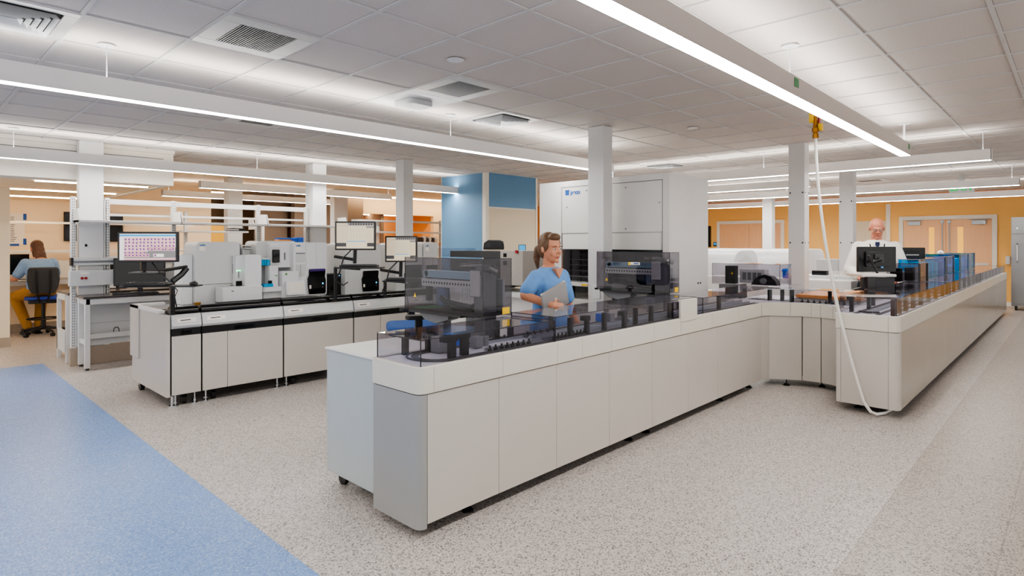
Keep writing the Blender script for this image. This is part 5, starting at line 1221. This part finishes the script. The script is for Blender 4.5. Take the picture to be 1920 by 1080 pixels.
# ------------------------------------------------------------------ shelves and clutter in front of the orange wall
t = thing('open_shelving', 'pale open shelving with several boards in front of the orange back wall', 'shelving', (8.5, 11.5, 0))
SY = 11.5
a, b = onY(700, SY), onY(826, SY)
for u in (708, 826): part('upright', MB().box(onY(u, SY)-.03, onY(u, SY)+.03, SY-.03, SY+.03, 0, onY(u, SY, 414)[1]), 'lgrey', t, .003)
for v in (416, 436): part('board', MB().box(a-.5, b, SY-.1, SY+.1, onY(760, SY, v)[1]-.02, onY(760, SY, v)[1]+.02), 'lgrey', t, .003)
part('board', MB().box(a-.4, b, SY-.15, SY+.15, onY(760, SY, 456)[1]-.03, onY(760, SY, 456)[1]), 'orangetop', t, .003)
zz = onY(760, SY, 456)[1]
for k, u in enumerate((786, 791, 796, 801, 806, 812)):
    x = onY(u, SY); hh = (.14, .17, .12, .16, .13, .15)[k]
    solo('storage_bin', MB().rbox(x-.03, x+.03, SY-.12, SY+.05, zz+.001, zz+hh, .008, 2, 'z').box(x-.032, x+.032, SY-.125, SY-.12, zz+hh*.4, zz+hh*.7), ('brownpost', 'paper')[k % 2], ('brown bin in the row on the orange shelf board', 'white bin in the row on the orange shelf board')[k % 2], 'bin', ('brown bins on the orange board', 'white bins on the orange board')[k % 2])
# blue boxes seen through the third bay
for k, (ua, ub, va, vb, m_) in enumerate(((519, 541, 446, 455, 'orangetop'), (542, 553, 446, 455, 'blueplastic'), (554, 566, 445, 455, 'blueplastic'))):
    yy = 11.0; a, z1_ = onY(ua, yy, va); b, z0_ = onY(ub, yy, 462)
    tt = thing('storage_box', ['brown box with a blue lid behind the white analyser', 'blue box beside the brown one behind the white analyser', 'blue box nearest to the shelving column'][k], 'box', ((a+b)/2, yy, 1.2))
    part('box', MB().box(a, b, yy-.1, yy+.1, 1.2, z1_-.03), m_, tt, .004); part('lid', MB().box(a, b, yy-.11, yy+.11, z1_-.03, z1_), 'blueplastic', tt, .004)
t = thing('rear_counter', 'low grey counter behind the analyser line', 'counter', (6.0, 11.0, 0))
part('body', MB().box(4.9, 7.3, 10.8, 11.2, 0, 1.16), 'lgrey', t, .004); part('worktop', MB().box(4.88, 7.32, 10.76, 11.24, 1.165, 1.198), 'white', t, .003)
# smoke detector style device on ceiling near column
# ------------------------------------------------------------------ right background
# fridge
fx, fy0, fy1 = 17.75, .25, onX(1896, 17.75)
zt_ = onX(1905, fx, 407)[1]
t = thing('lab_fridge', 'tall stainless steel fridge on castors cut by the photo edge beside the orange wall', 'fridge', (18.1, .7, 0))
part('body', MB().box(fx+.03, fx+.85, fy0, fy1, .1, zt_), 'steel', t, .006)
part('top_panel', MB().box(fx, fx+.03, fy0, fy1, onX(1905, fx, 438)[1], zt_), 'steel', t, .004)
d = part('door', MB().box(fx-.01, fx+.03, fy0, fy1, .16, onX(1905, fx, 440)[1]), 'steel', t, .006)
hy_ = onX(1907, fx-.05)
part('handle', MB().tube([(fx-.01, hy_, 1.53), (fx-.06, hy_, 1.50), (fx-.06, hy_, 1.14), (fx-.01, hy_, 1.11)], .015, 8), 'chrome', d)
part('lock', MB().cyl((fx-.014, hy_, 1.88), (fx-.009, hy_, 1.88), .02), 'chrome', d)
for y in (fy0+.08, fy1-.08): part('caster', MB().cyl((fx+.1, y-.02, .05), (fx+.1, y+.02, .05), .05, n=16).box(fx+.07, fx+.13, y-.025, y+.025, .05, .1), 'black', t)
# wall box between fridge and doors
solo('dispenser', MB().rbox(bwx-.12, bwx-.001, onX(1895, bwx), onX(1886, bwx), 1.02, 1.22, .02, 3, 'z'), 'wplastic', 'small white dispenser on the orange wall beside the fridge', 'dispenser', bevel=.006)
# black wall screen and blue card reader left of the far doors
a, b = onX(1333.5, bwx), onX(1327, bwx)
solo('wall_screen', MB().box(bwx-.08, bwx-.002, a, b+.4, onX(1330, bwx, 463)[1], onX(1330, bwx, 424)[1]), 'blackgloss', 'thin black screen on the orange wall at the edge of the storage unit', 'screen', bevel=.004)
cr_ = thing('card_reader', 'small dark card reader between the wall screen and the closed wooden doors', 'card reader', (bwx-.01, onX(1341.5, bwx), 1.43))
part('body', MB().box(bwx-.03, bwx-.001, onX(1345, bwx), onX(1338, bwx), 1.43, 1.57), 'black', cr_, .003); part('display', MB().box(bwx-.032, bwx-.03, onX(1344, bwx), onX(1339, bwx), 1.47, 1.55), 'scr_b', cr_)
# white rounded hoods
def hood(label, x0, x1, y0, y1, z0, z1, r, win=False):
    t = thing('instrument_hood', label, 'analyser', ((x0+x1)/2, (y0+y1)/2, 0))
    pts = [(x0, z0), (x1, z0), (x1, z1-r)]+[(x1-r+r*cos(pi/2*k/8), z1-r+r*sin(pi/2*k/8)) for k in range(1, 9)]+[(x0+r*1.3-r*1.3*sin(pi/2*k/8), z1-r+r*cos(pi/2*k/8)) for k in range(0, 9)]
    part('hood', MB().prism(pts, y0, y1, 'y'), 'wplastic', t, .01)
    part('base', MB().box(x0+.02, x1-.02, y0+.02, y1-.02, 0, z0), 'lgrey', t, .006)
    if win: part('window', MB().prism([(x0+.12, z0+.1), (x1-.12, z0+.1), (x1-.15, z1-.25), ((x0+x1)/2, z1-.08), (x0+.2, z1-.2)], y0-.01, y0-.002, 'y'), 'lgrey', t, .01)
    return t
hood('large white rounded analyser hood behind the smoked box, with an arched window', 10.0, 11.1, 4.28, 6.8, .9, onX(1390, 10.5, 469)[1], .28, True)
hood('second white rounded analyser hood behind the first, towards the doors', 11.5, 12.7, 3.6, 5.6, .9, 1.43, .28)
t = thing('storage_bin', 'bright blue bin beside the drilled column, behind the smoked box', 'bin', (9.5, 3.3, 1.0))
bx_, = [9.4]; a, b = onX(1482, 9.4), onX(1467, 9.4)
part('bin', MB().box(9.4, 9.6, a, b, onX(1475, 9.4, 522)[1], onX(1475, 9.4, 504)[1]), 'blueplastic', t, .006); part('lip', MB().box(9.385, 9.61, a-.01, b+.01, onX(1475, 9.4, 509)[1], onX(1475, 9.4, 506)[1]), 'blueplastic', t, .003)
t = thing('white_counter', 'low white cabinet run between the columns behind the track corner', 'counter', (9.8, 3.2, 0))
part('body', MB().box(9.3, 9.75, 2.3, 4.4, .08, onX(1475, 9.4, 522)[1]-.002), 'white', t, .004)
# long white analyser between the two drilled columns
xq = 9.95
a, b = onX(1600, xq), onX(1512, xq); z1_ = onX(1560, xq, 517)[1]
t = thing('benchtop_analyser', 'low white analyser with four grey grilles between the two drilled columns', 'analyser', (xq+.2, (a+b)/2, 0))
part('body', MB().box(xq, xq+.35, a, b+.12, .9, z1_), 'wplastic', t, .01)
part('base', MB().box(xq+.02, xq+.33, a, b+.1, 0, .9), 'white', t, .004)
for u in (1527, 1540, 1553, 1567): part('grille', MB().box(xq-.002, xq, onX(u+3.5, xq), onX(u-3.5, xq), onX(u, xq, 534)[1], onX(u, xq, 523)[1]), 'mid', t)
for k in range(9):
    u = 1556+5*k; yy = onX(u, xq+.1)
    q = MB().cyl((xq+.1, yy, z1_+.001), (xq+.1, yy, z1_+.07), .012, n=10)
    solo('reagent_bottle', q, 'paper', 'cream tube in the row standing on the low white analyser', 'bottle', 'cream tubes on the low white analyser')
t = thing('tube_rack', 'black rack on top of the low white analyser beside the drilled column', 'rack', (xq+.1, onX(1534, xq), z1_))
part('rack', MB().box(xq+.05, xq+.15, onX(1548, xq), onX(1520, xq), z1_+.001, z1_+.07), 'black', t, .003)
part('slots', MB().box(xq+.049, xq+.051, onX(1545, xq), onX(1523, xq), z1_+.03, z1_+.05), 'shadow', t)
t = thing('benchtop_analyser', 'square light-grey benchtop analyser between the drilled columns', 'analyser', (10.2, 3.0, 0))
xq2 = 10.95
part('body', MB().box(xq2, xq2+.35, onX(1572, xq2), onX(1530, xq2), .95, onX(1550, xq2, 486)[1]), 'lgrey', t, .01); part('base', MB().box(xq2, xq2+.35, onX(1572, xq2), onX(1530, xq2), 0, .95), 'white', t, .004)
part('side_door', MB().box(xq2-.004, xq2, onX(1571, xq2), onX(1566, xq2), 1.1, onX(1550, xq2, 487)[1]), 'teal', t) if 'teal' in M else None
# microscope-like unit against the orange wall
xq3 = 13.0
t = thing('acrylic_shield', 'small clear shield with a dark instrument in front of the orange wall', 'instrument', (xq3, onX(1525, xq3), 1.1))
part('base', MB().box(xq3, xq3+.2, onX(1535, xq3), onX(1520, xq3), 0, 1.12), 'white', t)
part('instrument', MB().box(xq3, xq3+.1, onX(1528, xq3), onX(1521, xq3), 1.13, 1.25).box(xq3, xq3+.12, onX(1530, xq3), onX(1520, xq3), 1.12, 1.15), 'dark', t, .004)
part('shield', MB().box(xq3-.03, xq3-.027, onX(1537, xq3), onX(1518, xq3), 1.12, onX(1525, xq3, 474)[1]), 'smokelite', t)
# workstation of the standing man
t = thing('workstation_shelf', 'white shelf on a dark grey bracket holding monitors over the right-hand arm', 'workstation', (7.9, 2.2, 1.05))
q = atD(1630, 520, 7.0)
p0 = atD(1600, 516, 7.0); p1 = atD(1665, 517, 7.0)
R0 = YAW-pi/2
part('shelf', MB().at((q.x, q.y, atD(1630, 517, 7.0).z), R0).box(-.13, .27, -.08, .26, -.01, .02), 'white', t, .006)
part('bracket', MB().at((q.x, q.y, q.z), R0).box(-.10, .28, -.03, .02, -.12, .0).box(-.06, .03, -.07, -.03, -.13, .01), 'dark', t, .004)
part('foot_paddle', MB().at((q.x, q.y, q.z-.11), R0).prism([(-.22, -.03), (-.02, .02), (-.02, -.01), (-.20, -.045)], -.05, .0, 'y'), 'black', t)
part('post', MB().at((q.x, q.y, 0), R0).box(.0, .05, .05, .1, .936, q.z), 'mid', t)
c = atD(1641, 486, 7.35)
mA = monitor('black monitor seen from behind in front of the standing man', c, .50, .31, YAW-pi/2+pi+radians(6), screen_table)
part('vesa_plate', MB().box(-.06, .06, .06, .075, .10, .22).cyl((0, .07, .15), (0, .10, .15), .03), 'dark', mA, .003)
part('label', MB().box(.03, .07, .0605, .062, .13, .15), 'paper', mA); part('label', MB().box(-.06, -.03, .0605, .062, .05, .065), 'scr_b', mA)
part('arm', MB().tube([(.0, .10, .15), (.12, .12, .12), (.19, .13, .20)], .016, 8).tube([(.19, .13, .2), (.10, .15, .02), (.06, .14, -.05)], .014, 8), 'black', mA)
solo('operator_desk', MB().box(10.35, 11.7, 1.8, 2.28, .90, .93).box(10.4, 10.44, 1.85, 2.25, 0, .9).box(11.6, 11.64, 1.85, 2.25, 0, .9), 'white', 'plain white desk behind the blue tinted cover boxes, carrying a monitor', 'desk')
c = atD(1706, 483, 9.2)
mB_ = monitor('second black monitor seen from behind, right beside the standing man', c, .40, .31, YAW-pi/2+pi-radians(10), None)
part('label', MB().box(-.10, .08, .0605, .062, .19, .205), 'lgrey', mB_)
part('stand', MB().box(-.03, .03, .04, .07, -.21, .05).box(-.1, .1, -.02, .1, -.225, -.212), 'black', mB_)
# ================================================================== people
M['skin'] = mat('skin', S(208, 144, 112), .5, var=.05, scale=14); M['skin2'] = mat('ruddy_skin', S(198, 128, 104), .45, var=.07, scale=14)
M['scrub'] = mat('blue_scrub_cloth', S(108, 156, 214), .8, var=.05, scale=18, bump=.25)
M['tee_blue'] = mat('light_blue_cotton', S(132, 164, 204), .85, var=.05, scale=18, bump=.3)
M['shirt'] = mat('white_shirt_cotton', S(226, 224, 218), .8, var=.03, scale=16, bump=.3)
M['khaki'] = mat('mustard_trousers', S(176, 130, 66), .85, var=.06, scale=18, bump=.3)
M['navytr'] = mat('navy_trousers', S(34, 38, 58), .85, var=.06, scale=18)
M['hairbrown'] = mat('brown_hair', S(92, 60, 42), .55, var=.25, scale=40, bump=.5)
M['hairblond'] = mat('dark_blond_hair', S(104, 76, 52), .5, var=.3, scale=40, bump=.5)
M['hairgrey'] = mat('grey_stubble', S(170, 145, 130), .7, var=.1, scale=60)
M['navy'] = mat('navy_silk', S(36, 46, 92), .45, var=.1, scale=60)
M['lip'] = mat('lip', S(176, 104, 96), .4); M['eyew'] = mat('eye_white', S(225, 218, 212), .2); M['eyed'] = mat('iris', S(48, 34, 26), .15)
M['brow'] = mat('eyebrow', S(90, 66, 50), .7); M['shoe'] = mat('shoe_leather', S(38, 32, 30), .4, var=.1); M['laptop'] = mat('laptop_shell', S(168, 166, 164), .3, .4, var=.01)
def limb(b, pts, rs, n=14):
    for (p, q), (r, s_) in zip(zip(pts, pts[1:]), zip(rs, rs[1:])):
        b.cyl(p, q, r, s_, n=n)
    for p, r in zip(pts, rs): b.ell(p, (r, r, r), n, 8)
    return b
def ringE(c, rx, ry, n=24, rot=None):
    c = Vector(c); out = []
    for k in range(n):
        a = 2*pi*k/n; v = Vector((rx*cos(a), ry*sin(a), 0))
        out.append(c+(rot@v if rot else v))
    return out
def organic(o, vox, smooth=4, fac=.6):
    m = o.modifiers.new('remesh', 'REMESH'); m.mode = 'VOXEL'; m.voxel_size = vox; m.use_smooth_shade = True
    s = o.modifiers.new('smooth', 'SMOOTH'); s.factor = fac; s.iterations = smooth
def head_mesh(b, c, R, s=1, wide=1):
    def e(p, r): b.ell(Vector(c)+R@(Vector(p)*s), [x*s for x in r], 18, 12, R)
    e((0, -.012, .032), (.076*wide, .096, .092)); e((0, .022, -.03), (.063*wide, .074, .085)); e((0, .038, -.078), (.046*wide, .048, .038))
    e((0, .098, -.022), (.0135, .018, .014)); e((0, .088, .0), (.0095, .018, .03)); e((0, .072, .022), (.05, .022, .013))
    for q in (-1, 1):
        e((q*.078*wide, -.002, -.008), (.010, .02, .032)); e((q*.036, .062, -.034), (.024, .024, .028)); e((q*.014, .09, -.03), (.009, .012, .009))
    e((0, .084, -.100), (.020, .018, .016)); e((0, .083, -.064), (.026, .014, .014))
def face_parts(t, c, R, s=1, brow='brow', lids=False):
    c = Vector(c)
    def pe(name, lst, m, par=t):
        b = MB()
        for p, r in lst: b.ell(c+R@(Vector(p)*s), [x*s for x in r], 12, 8, R)
        return part(name, b, m, par)
    for q in (-1, 1):
        ey = pe('eye', [((q*.031, .083, -.001), (.013, .008, .0075))], 'eyew')
        pe('iris', [((q*.031, .0895, -.001 if not lids else -.004), (.0055, .003, .0055))], 'eyed', ey)
        pe('eyebrow', [((q*.033, .093, .020), (.019, .004, .0035))], brow)
    pe('mouth', [((0, .0965, -.062), (.024, .004, .0035)), ((0, .096, -.068), (.018, .005, .004))], 'lip')
def hand(b, wrist, d, up, s=1, curl=.5, side=1, spread=.12):
    """palm and five fingers. d: pointing direction, up: back of the hand, side: +1 thumb towards d x up"""
    w = Vector(wrist); d = Vector(d).normalized(); up = Vector(up); up = (up-d*up.dot(d)).normalized(); sd = d.cross(up)*side
    pc = w+d*.045*s
    Rm = Matrix((sd, d, up)).transposed()
    b.ell(pc, (.040*s, .050*s, .015*s), 14, 10, Rm)
    for k, (off, ln) in enumerate(((.029, .072), (.010, .080), (-.009, .074), (-.027, .058))):
        p = w+d*.078*s+sd*off*s; dd = (d+sd*(off*spread*20*.3)).normalized(); a = 0; pts = [p]
        for seg, f in enumerate((.45, .32, .23)):
            a += curl*(.55+.35*seg); v = dd*cos(a)-up*sin(a); p = p+v*ln*f*s; pts.append(p)
        limb(b, pts, [.0092*s, .0085*s, .0078*s, .0068*s], 8)
    p = w+d*.02*s+sd*.03*s; v1 = (d*.6+sd*.75-up*.25).normalized(); v2 = (d*.9+sd*.25-up*.4*(.5+curl)).normalized()
    limb(b, [p, p+v1*.036*s, p+v1*.036*s+v2*.030*s, p+v1*.036*s+v2*.05*s], [.0125*s, .011*s, .0095*s, .008*s], 8)
def rotz(a): return Matrix.Rotation(a, 3, 'Z')
def rotx(a): return Matrix.Rotation(a, 3, 'X')
def V3(*a): return Vector(a)
# ---------------- walking woman ------------------------------------
D_w = 4.95
base = atD(1030, 455, D_w); base.z = 0
Fv = Vector((cos(YAW), sin(YAW), 0)); Rv = Vector((sin(YAW), -cos(YAW), 0))
hd = (Rv*.62-Fv*.78).normalized(); rz = math.atan2(hd.y, hd.x)-pi/2
t = thing('person', 'woman in light blue scrubs with a ponytail, holding a closed grey laptop as she walks', 'person', base, rz, local=True)
s = 1.605/1.75
b = MB()
def TZ(z): return z*s
rings = [ringE((0, 0, TZ(z)), rx*s, ry*s) for z, rx, ry in ((.84, .15, .11), (.94, .178, .128), (1.02, .16, .118), (1.10, .142, .108), (1.2, .15, .112), (1.30, .165, .118), (1.38, .165, .105), (1.44, .12, .08), (1.475, .07, .06))]
b.loft(rings)
# neck and head
Rh = rotz(radians(2)) @ rotx(radians(-3))
hc = V3(0, .01, TZ(1.64))
limb(b, [V3(0, -.012, TZ(1.44)), V3(0, .0, TZ(1.58))], [.056*s, .052*s])
head_mesh(b, hc, Rh, s*1.12)
shR, shL = V3(.158*s, 0, TZ(1.385)), V3(-.158*s, 0, TZ(1.385))
# right arm (image left): elbow bent, forearm across the front
elR = V3(.265, -.0, 1.125); wrR = V3(.17, .225, 1.055)
limb(b, [shR, elR, wrR], [.058*s, .044*s, .029*s])
dR = V3(-.9, .3, -.1)
hand(b, wrR, dR, V3(.35, .75, .4), s, curl=.75, side=-1)
elL = V3(-.27*s, -.03, TZ(1.11)); wrL = V3(-.30*s, .08, TZ(.88))
limb(b, [shL, elL, wrL], [.056*s, .043*s, .029*s]); hand(b, wrL, V3(0, .15, -1), V3(-1, 0, 0), s, curl=.45, side=-1)
# legs, mid stride
for q, ky, fy in ((1, .12, .22), (-1, -.02, -.25)):
    hp_ = V3(q*.09*s, 0, TZ(.88)); kn = V3(q*.095*s, ky, TZ(.48)); an = V3(q*.09*s, fy*.6 if q == 1 else fy, TZ(.10))
    limb(b, [hp_, kn, an], [.088*s, .058*s, .038*s])
o = part('body', b, 'skin', t); organic(o, .0062)
# scrub top
c = MB()
c.loft([ringE((0, 0, TZ(z)), rx*s, ry*s) for z, rx, ry in ((.80, .20, .15), (.92, .20, .152), (1.02, .178, .14), (1.12, .165, .132), (1.22, .17, .138), (1.31, .178, .142), (1.385, .178, .122), (1.435, .138, .098), (1.47, .088, .078))])
for q in (-1, 1): c.ell((q*.078*s, .095*s, TZ(1.27)), (.078*s, .062*s, .075*s), 16, 10)
for sh, el in ((shR, elR), (shL, elL)):
    m_ = sh.lerp(el, .72); limb(c, [sh+V3(0, 0, -.002), m_], [.068*s, .074*s])
o = part('scrub_top', c, 'scrub', t); organic(o, .009, 5)
c = MB().prism([(-.03, TZ(1.455)), (.03, TZ(1.455)), (0, TZ(1.36))], .095*s, .101*s+.028, 'y')
o = part('neckline', MB().at((0, .012, 0), 0, 0).prism([(-.045, TZ(1.462)), (.045, TZ(1.462)), (.004, TZ(1.375)), (-.004, TZ(1.375))], .07*s, .122*s, 'y'), 'skin', t, .006)
c = MB()
for q, ky, fy in ((1, .12, .22), (-1, -.02, -.25)):
    limb(c, [V3(q*.09*s, 0, TZ(.88)), V3(q*.098*s, ky, TZ(.48)), V3(q*.09*s, fy*.6 if q == 1 else fy, TZ(.12))], [.112*s, .082*s, .066*s])
c.loft([ringE((0, 0, TZ(z)), rx*s, ry*s) for z, rx, ry in ((.80, .16, .12), (.9, .185, .135), (1.0, .17, .125))])
o = part('scrub_trousers', c, 'scrub', t); organic(o, .011, 5)
for q, fy in ((1, .132), (-1, -.25)): part('shoe', MB().ell((q*.09*s, fy+.05, .045), (.045, .125, .045), 16, 10), 'wplastic', t)
face_parts(t, hc, Rh, s*1.12)
hb = MB()
def he(p, r, R=Rh): hb.ell(hc+R@(Vector(p)*s*1.1), [x*s*1.1 for x in r], 18, 12, R)
he((0, -.024, .045), (.083, .096, .090)); he((0, -.055, -.01), (.074, .065, .085)); he((0, .045, .092), (.058, .045, .035)); he((.07, .0, .03), (.018, .05, .06)); he((-.07, .0, .03), (.018, .05, .06))
limb(hb, [hc+Rh@(V3(0, -.11, .02)*s), hc+Rh@(V3(.0, -.16, -.02)*s), hc+Rh@(V3(0, -.175, -.10)*s), hc+Rh@(V3(0, -.155, -.19)*s)], [.03*s, .036*s, .034*s, .014*s])
o = part('hair', hb, 'hairblond', t); organic(o, .007, 3)
# laptop held against her
lp = thing('laptop', 'closed grey laptop tucked under the walking woman\'s arm', 'laptop', (0, 0, 0), 0)
mw = Matrix.Translation(base) @ Matrix.Rotation(rz, 4, 'Z')
lpc = V3(.12, .20, 1.105); lp.location = mw @ lpc; lp.rotation_euler = (radians(-6), radians(20), rz+radians(4))
OFF[lp.name] = V3(0, 0, 0)
part('shell', MB().rbox(-.145, .145, -.009, .009, -.10, .10, .012, 4, 'y'), 'laptop', lp, .002)
part('lid_line', MB().box(-.143, .143, -.001, .001, -.1005, -.100), 'dark', lp); part('badge', MB().rbox(-.012, .012, .009, .0098, -.012, .012, .006, 3, 'y'), 'wplastic', lp)
# ---------------- standing man -------------------------------------
D_m = 8.3
base = atD(1643, 455, D_m); base.z = 0
hd = -(Vector((dirs(1643)[0], dirs(1643)[1], 0)).normalized()*.9+Fv*.15).normalized(); rz = math.atan2(hd.y, hd.x)-pi/2
t = thing('person', 'bald man in a white shirt and navy tie looking down at the monitors', 'person', base, rz, local=True)
s = 1.885/1.75
b = MB()
b.loft([ringE((0, y_*s, TZ(z)), rx*s, ry*s) for z, rx, ry, y_ in ((.84, .165, .13, 0), (.94, .185, .15, 0), (1.05, .185, .16, .01), (1.18, .18, .155, .02), (1.30, .19, .14, .02), (1.38, .185, .115, .02), (1.44, .12, .085, .02), (1.475, .07, .06, .03))])
Rh = rotz(radians(4)) @ rotx(radians(-20)); hc = V3(0, .065, TZ(1.625))
limb(b, [V3(0, .015, TZ(1.44)), V3(0, .045, TZ(1.57))], [.064*s, .062*s])
head_mesh(b, hc, Rh, s*1.03, 1.03)
arms = []
for q in (-1, 1):
    sh = V3(q*.195*s, .0, TZ(1.385)); el = V3(q*.30*s, .04, TZ(1.09)); wr = V3(q*.2*s, .28, TZ(.99))
    arms.append((sh, el, wr)); limb(b, [sh, el, wr], [.066*s, .05*s, .033*s]); hand(b, wr, V3(-q*.3, .9, -.15), V3(0, .1, 1), s, curl=.4, side=-q)
    limb(b, [V3(q*.1*s, 0, TZ(.88)), V3(q*.105*s, .01, TZ(.48)), V3(q*.105*s, -.01, TZ(.10))], [.1*s, .066*s, .044*s])
o = part('body', b, 'skin2', t); organic(o, .0065)
c = MB()
c.loft([ringE((0, y_*s, TZ(z)), rx*s, ry*s) for z, rx, ry, y_ in ((.90, .195, .16, 0), (1.0, .205, .178, .01), (1.12, .208, .182, .015), (1.22, .208, .175, .02), (1.31, .212, .158, .02), (1.39, .215, .13, .02), (1.44, .165, .105, .02), (1.475, .09, .08, .025))])
for sh, el, wr in arms: limb(c, [sh+V3(0, 0, -.004), el, el.lerp(wr, .86)], [.080*s, .074*s, .052*s])
o = part('shirt', c, 'shirt', t); organic(o, .009, 5)
part('collar', MB().at((0, .028, TZ(1.452)), 0, radians(-20)).lathe([(.08, -.03), (.086, -.02), (.074, .018), (.068, .02), (.066, -.03)], (0, 0, 0), 20), 'shirt', t, .003)
part('tie', MB().prism([(-.022, TZ(1.445)), (.022, TZ(1.445)), (.016, TZ(1.405)), (.042, TZ(1.15)), (0, TZ(1.08)), (-.042, TZ(1.15)), (-.016, TZ(1.405))], .205, .214, 'y').box(-.025, .025, .11, .214, TZ(1.40), TZ(1.448)), 'navy', t, .004)
part('lanyard', MB().tube([(-.085, .05, TZ(1.46)), (-.085, .15, TZ(1.41)), (-.06, .206, TZ(1.30)), (-.03, .218, TZ(1.16))], .007, 6).tube([(.085, .05, TZ(1.46)), (.085, .15, TZ(1.41)), (.06, .206, TZ(1.30)), (.0, .218, TZ(1.15))], .007, 6), 'shadow', t)
c = MB()
for q in (-1, 1): limb(c, [V3(q*.1*s, 0, TZ(.88)), V3(q*.105*s, .01, TZ(.48)), V3(q*.105*s, -.01, TZ(.09))], [.118*s, .086*s, .066*s])
c.loft([ringE((0, 0, TZ(z)), rx*s, ry*s) for z, rx, ry in ((.82, .18, .14), (.92, .198, .16), (.98, .2, .165))])
o = part('trousers', c, 'navytr', t); organic(o, .012, 5)
for q in (-1, 1): part('shoe', MB().ell((q*.11*s, .05, .045), (.05, .14, .045), 16, 10), 'shoe', t)
face_parts(t, hc, Rh, s*1.03, 'hairgrey', True)
g = MB(); sc_ = s*1.03
for q in (-1, 1):
    g.tube([hc+Rh@(V3(q*.032+.02*cos(a), .098, -.003+.014*sin(a))*sc_) for a in [2*pi*k/14 for k in range(15)]], .0016, 5)
    g.tube([hc+Rh@(V3(q*.052, .096, 0)*sc_), hc+Rh@(V3(q*.078, .06, 0)*sc_), hc+Rh@(V3(q*.083, .0, 0)*sc_)], .0016, 5)
g.tube([hc+Rh@(V3(-.012, .1, 0)*sc_), hc+Rh@(V3(.012, .1, 0)*sc_)], .0016, 5)
part('glasses', g, 'dark', t)
# ---------------- seated person ------------------------------------
base = V3(1.80, 12.66, 0); rz = radians(6)
t = thing('person', 'seated person with long brown hair seen from behind, light blue T-shirt and mustard trousers', 'person', base, rz, local=True)
s = 1.02
SZ = .66
b = MB()
def spine(z): return .02+max(0, z-.75)*.22
tor = ((SZ+.06, .175, .14), (SZ+.16, .172, .13), (SZ+.28, .16, .12), (SZ+.40, .17, .125), (SZ+.50, .18, .12), (SZ+.57, .165, .10), (SZ+.62, .10, .08), (SZ+.66, .06, .06))
b.loft([ringE((0, spine(z)-.06, z), rx*s, ry*s) for z, rx, ry in tor])
hc = V3(-.015, spine(SZ+.8)-.01, SZ+.80); Rh = rotz(radians(14)) @ rotx(radians(-10))
limb(b, [V3(0, spine(SZ+.6)-.07, SZ+.60), V3(-.01, spine(SZ+.74)-.045, SZ+.74)], [.058, .055]); head_mesh(b, hc, Rh, s)
arms = []
for q, el, wr in ((-1, V3(-.30, .13, SZ+.30), V3(-.34, .36, SZ+.27)), (1, V3(.26, .16, SZ+.31), V3(.12, .38, SZ+.27))):
    sh = V3(q*.185, spine(SZ+.55)-.05, SZ+.545); arms.append((sh, el, wr))
    limb(b, [sh, el, wr], [.062, .047, .031]); hand(b, wr, V3(-q*.25+(-.25), .9, -.05), V3(0, 0, 1), 1, curl=.35, side=-q)
legs = []
for q, kn, an in ((-1, V3(-.26, .36, SZ-.02), V3(-.12, .24, .12)), (1, V3(.12, .42, SZ-.04), V3(.04, .24, .13))):
    hp_ = V3(q*.10, -.02, SZ+.07); legs.append((hp_, kn, an)); limb(b, [hp_, kn, an], [.095, .06, .042])
o = part('body', b, 'skin', t); organic(o, .0065)
c = MB(); c.loft([ringE((0, spine(z)-.06, z), (rx+.022)*s, (ry+.022)*s) for z, rx, ry in tor[:-1]])
for sh, el, wr in arms: limb(c, [sh, sh.lerp(el, .75)], [.082, .078])
o = part('t_shirt', c, 'tee_blue', t); organic(o, .009, 5)
c = MB()
for hp_, kn, an in legs: limb(c, [hp_, kn, an+V3(0, 0, .02)], [.118, .088, .07])
c.ell((0, -.05, SZ+.09), (.20, .16, .10), 20, 12)
o = part('trousers', c, 'khaki', t); organic(o, .010, 5)
for hp_, kn, an in legs: part('shoe', MB().ell((an.x-.02, an.y+.05, .055), (.05, .135, .05), 16, 10).box(an.x-.065, an.x+.025, an.y-.08, an.y+.18, .0, .03), 'shoe', t)
face_parts(t, hc, Rh, s)
hb = MB()
he((0, -.02, .04), (.086, .104, .094), Rh) if False else None
def he2(p, r): hb.ell(hc+Rh@(Vector(p)*s), [x*s for x in r], 18, 12, Rh)
he2((0, -.024, .038), (.088, .100, .096)); he2((0, -.062, -.04), (.084, .06, .10)); he2((0, -.085, -.13), (.088, .045, .10)); he2((0, -.09, -.19), (.08, .035, .05)); he2((.06, -.05, -.09), (.03, .045, .1)); he2((-.06, -.05, -.09), (.03, .045, .1))
for k in range(9):
    x = -.075+.019*k; limb(hb, [hc+Rh@(V3(x*.9, -.095, -.17)*s), hc+Rh@(V3(x*1.0+.01*sin(k*2), -.105, -.265-.02*sin(k*1.7))*s)], [.016, .006], 8)
o = part('hair', hb, 'hairbrown', t); organic(o, .0065, 2)
# ================================================================== light and colour
w = bpy.data.worlds.new('world'); SC.world = w; w.use_nodes = True
nt = w.node_tree; bg = nt.nodes['Background']; bg.inputs[0].default_value = (1, .975, .95, 1); bg.inputs[1].default_value = .95
SC.view_settings.view_transform = 'AgX'; SC.view_settings.look = 'AgX - Medium High Contrast'; SC.view_settings.exposure = .70; SC.view_settings.gamma = 1.0
SC.cycles.use_denoising = True
SC.cycles.max_bounces = 10; SC.cycles.transparent_max_bounces = 24; SC.cycles.diffuse_bounces = 6; SC.cycles.glossy_bounces = 5
SC.cycles.caustics_reflective = False; SC.cycles.caustics_refractive = False
SC.cycles.sample_clamp_indirect = 8
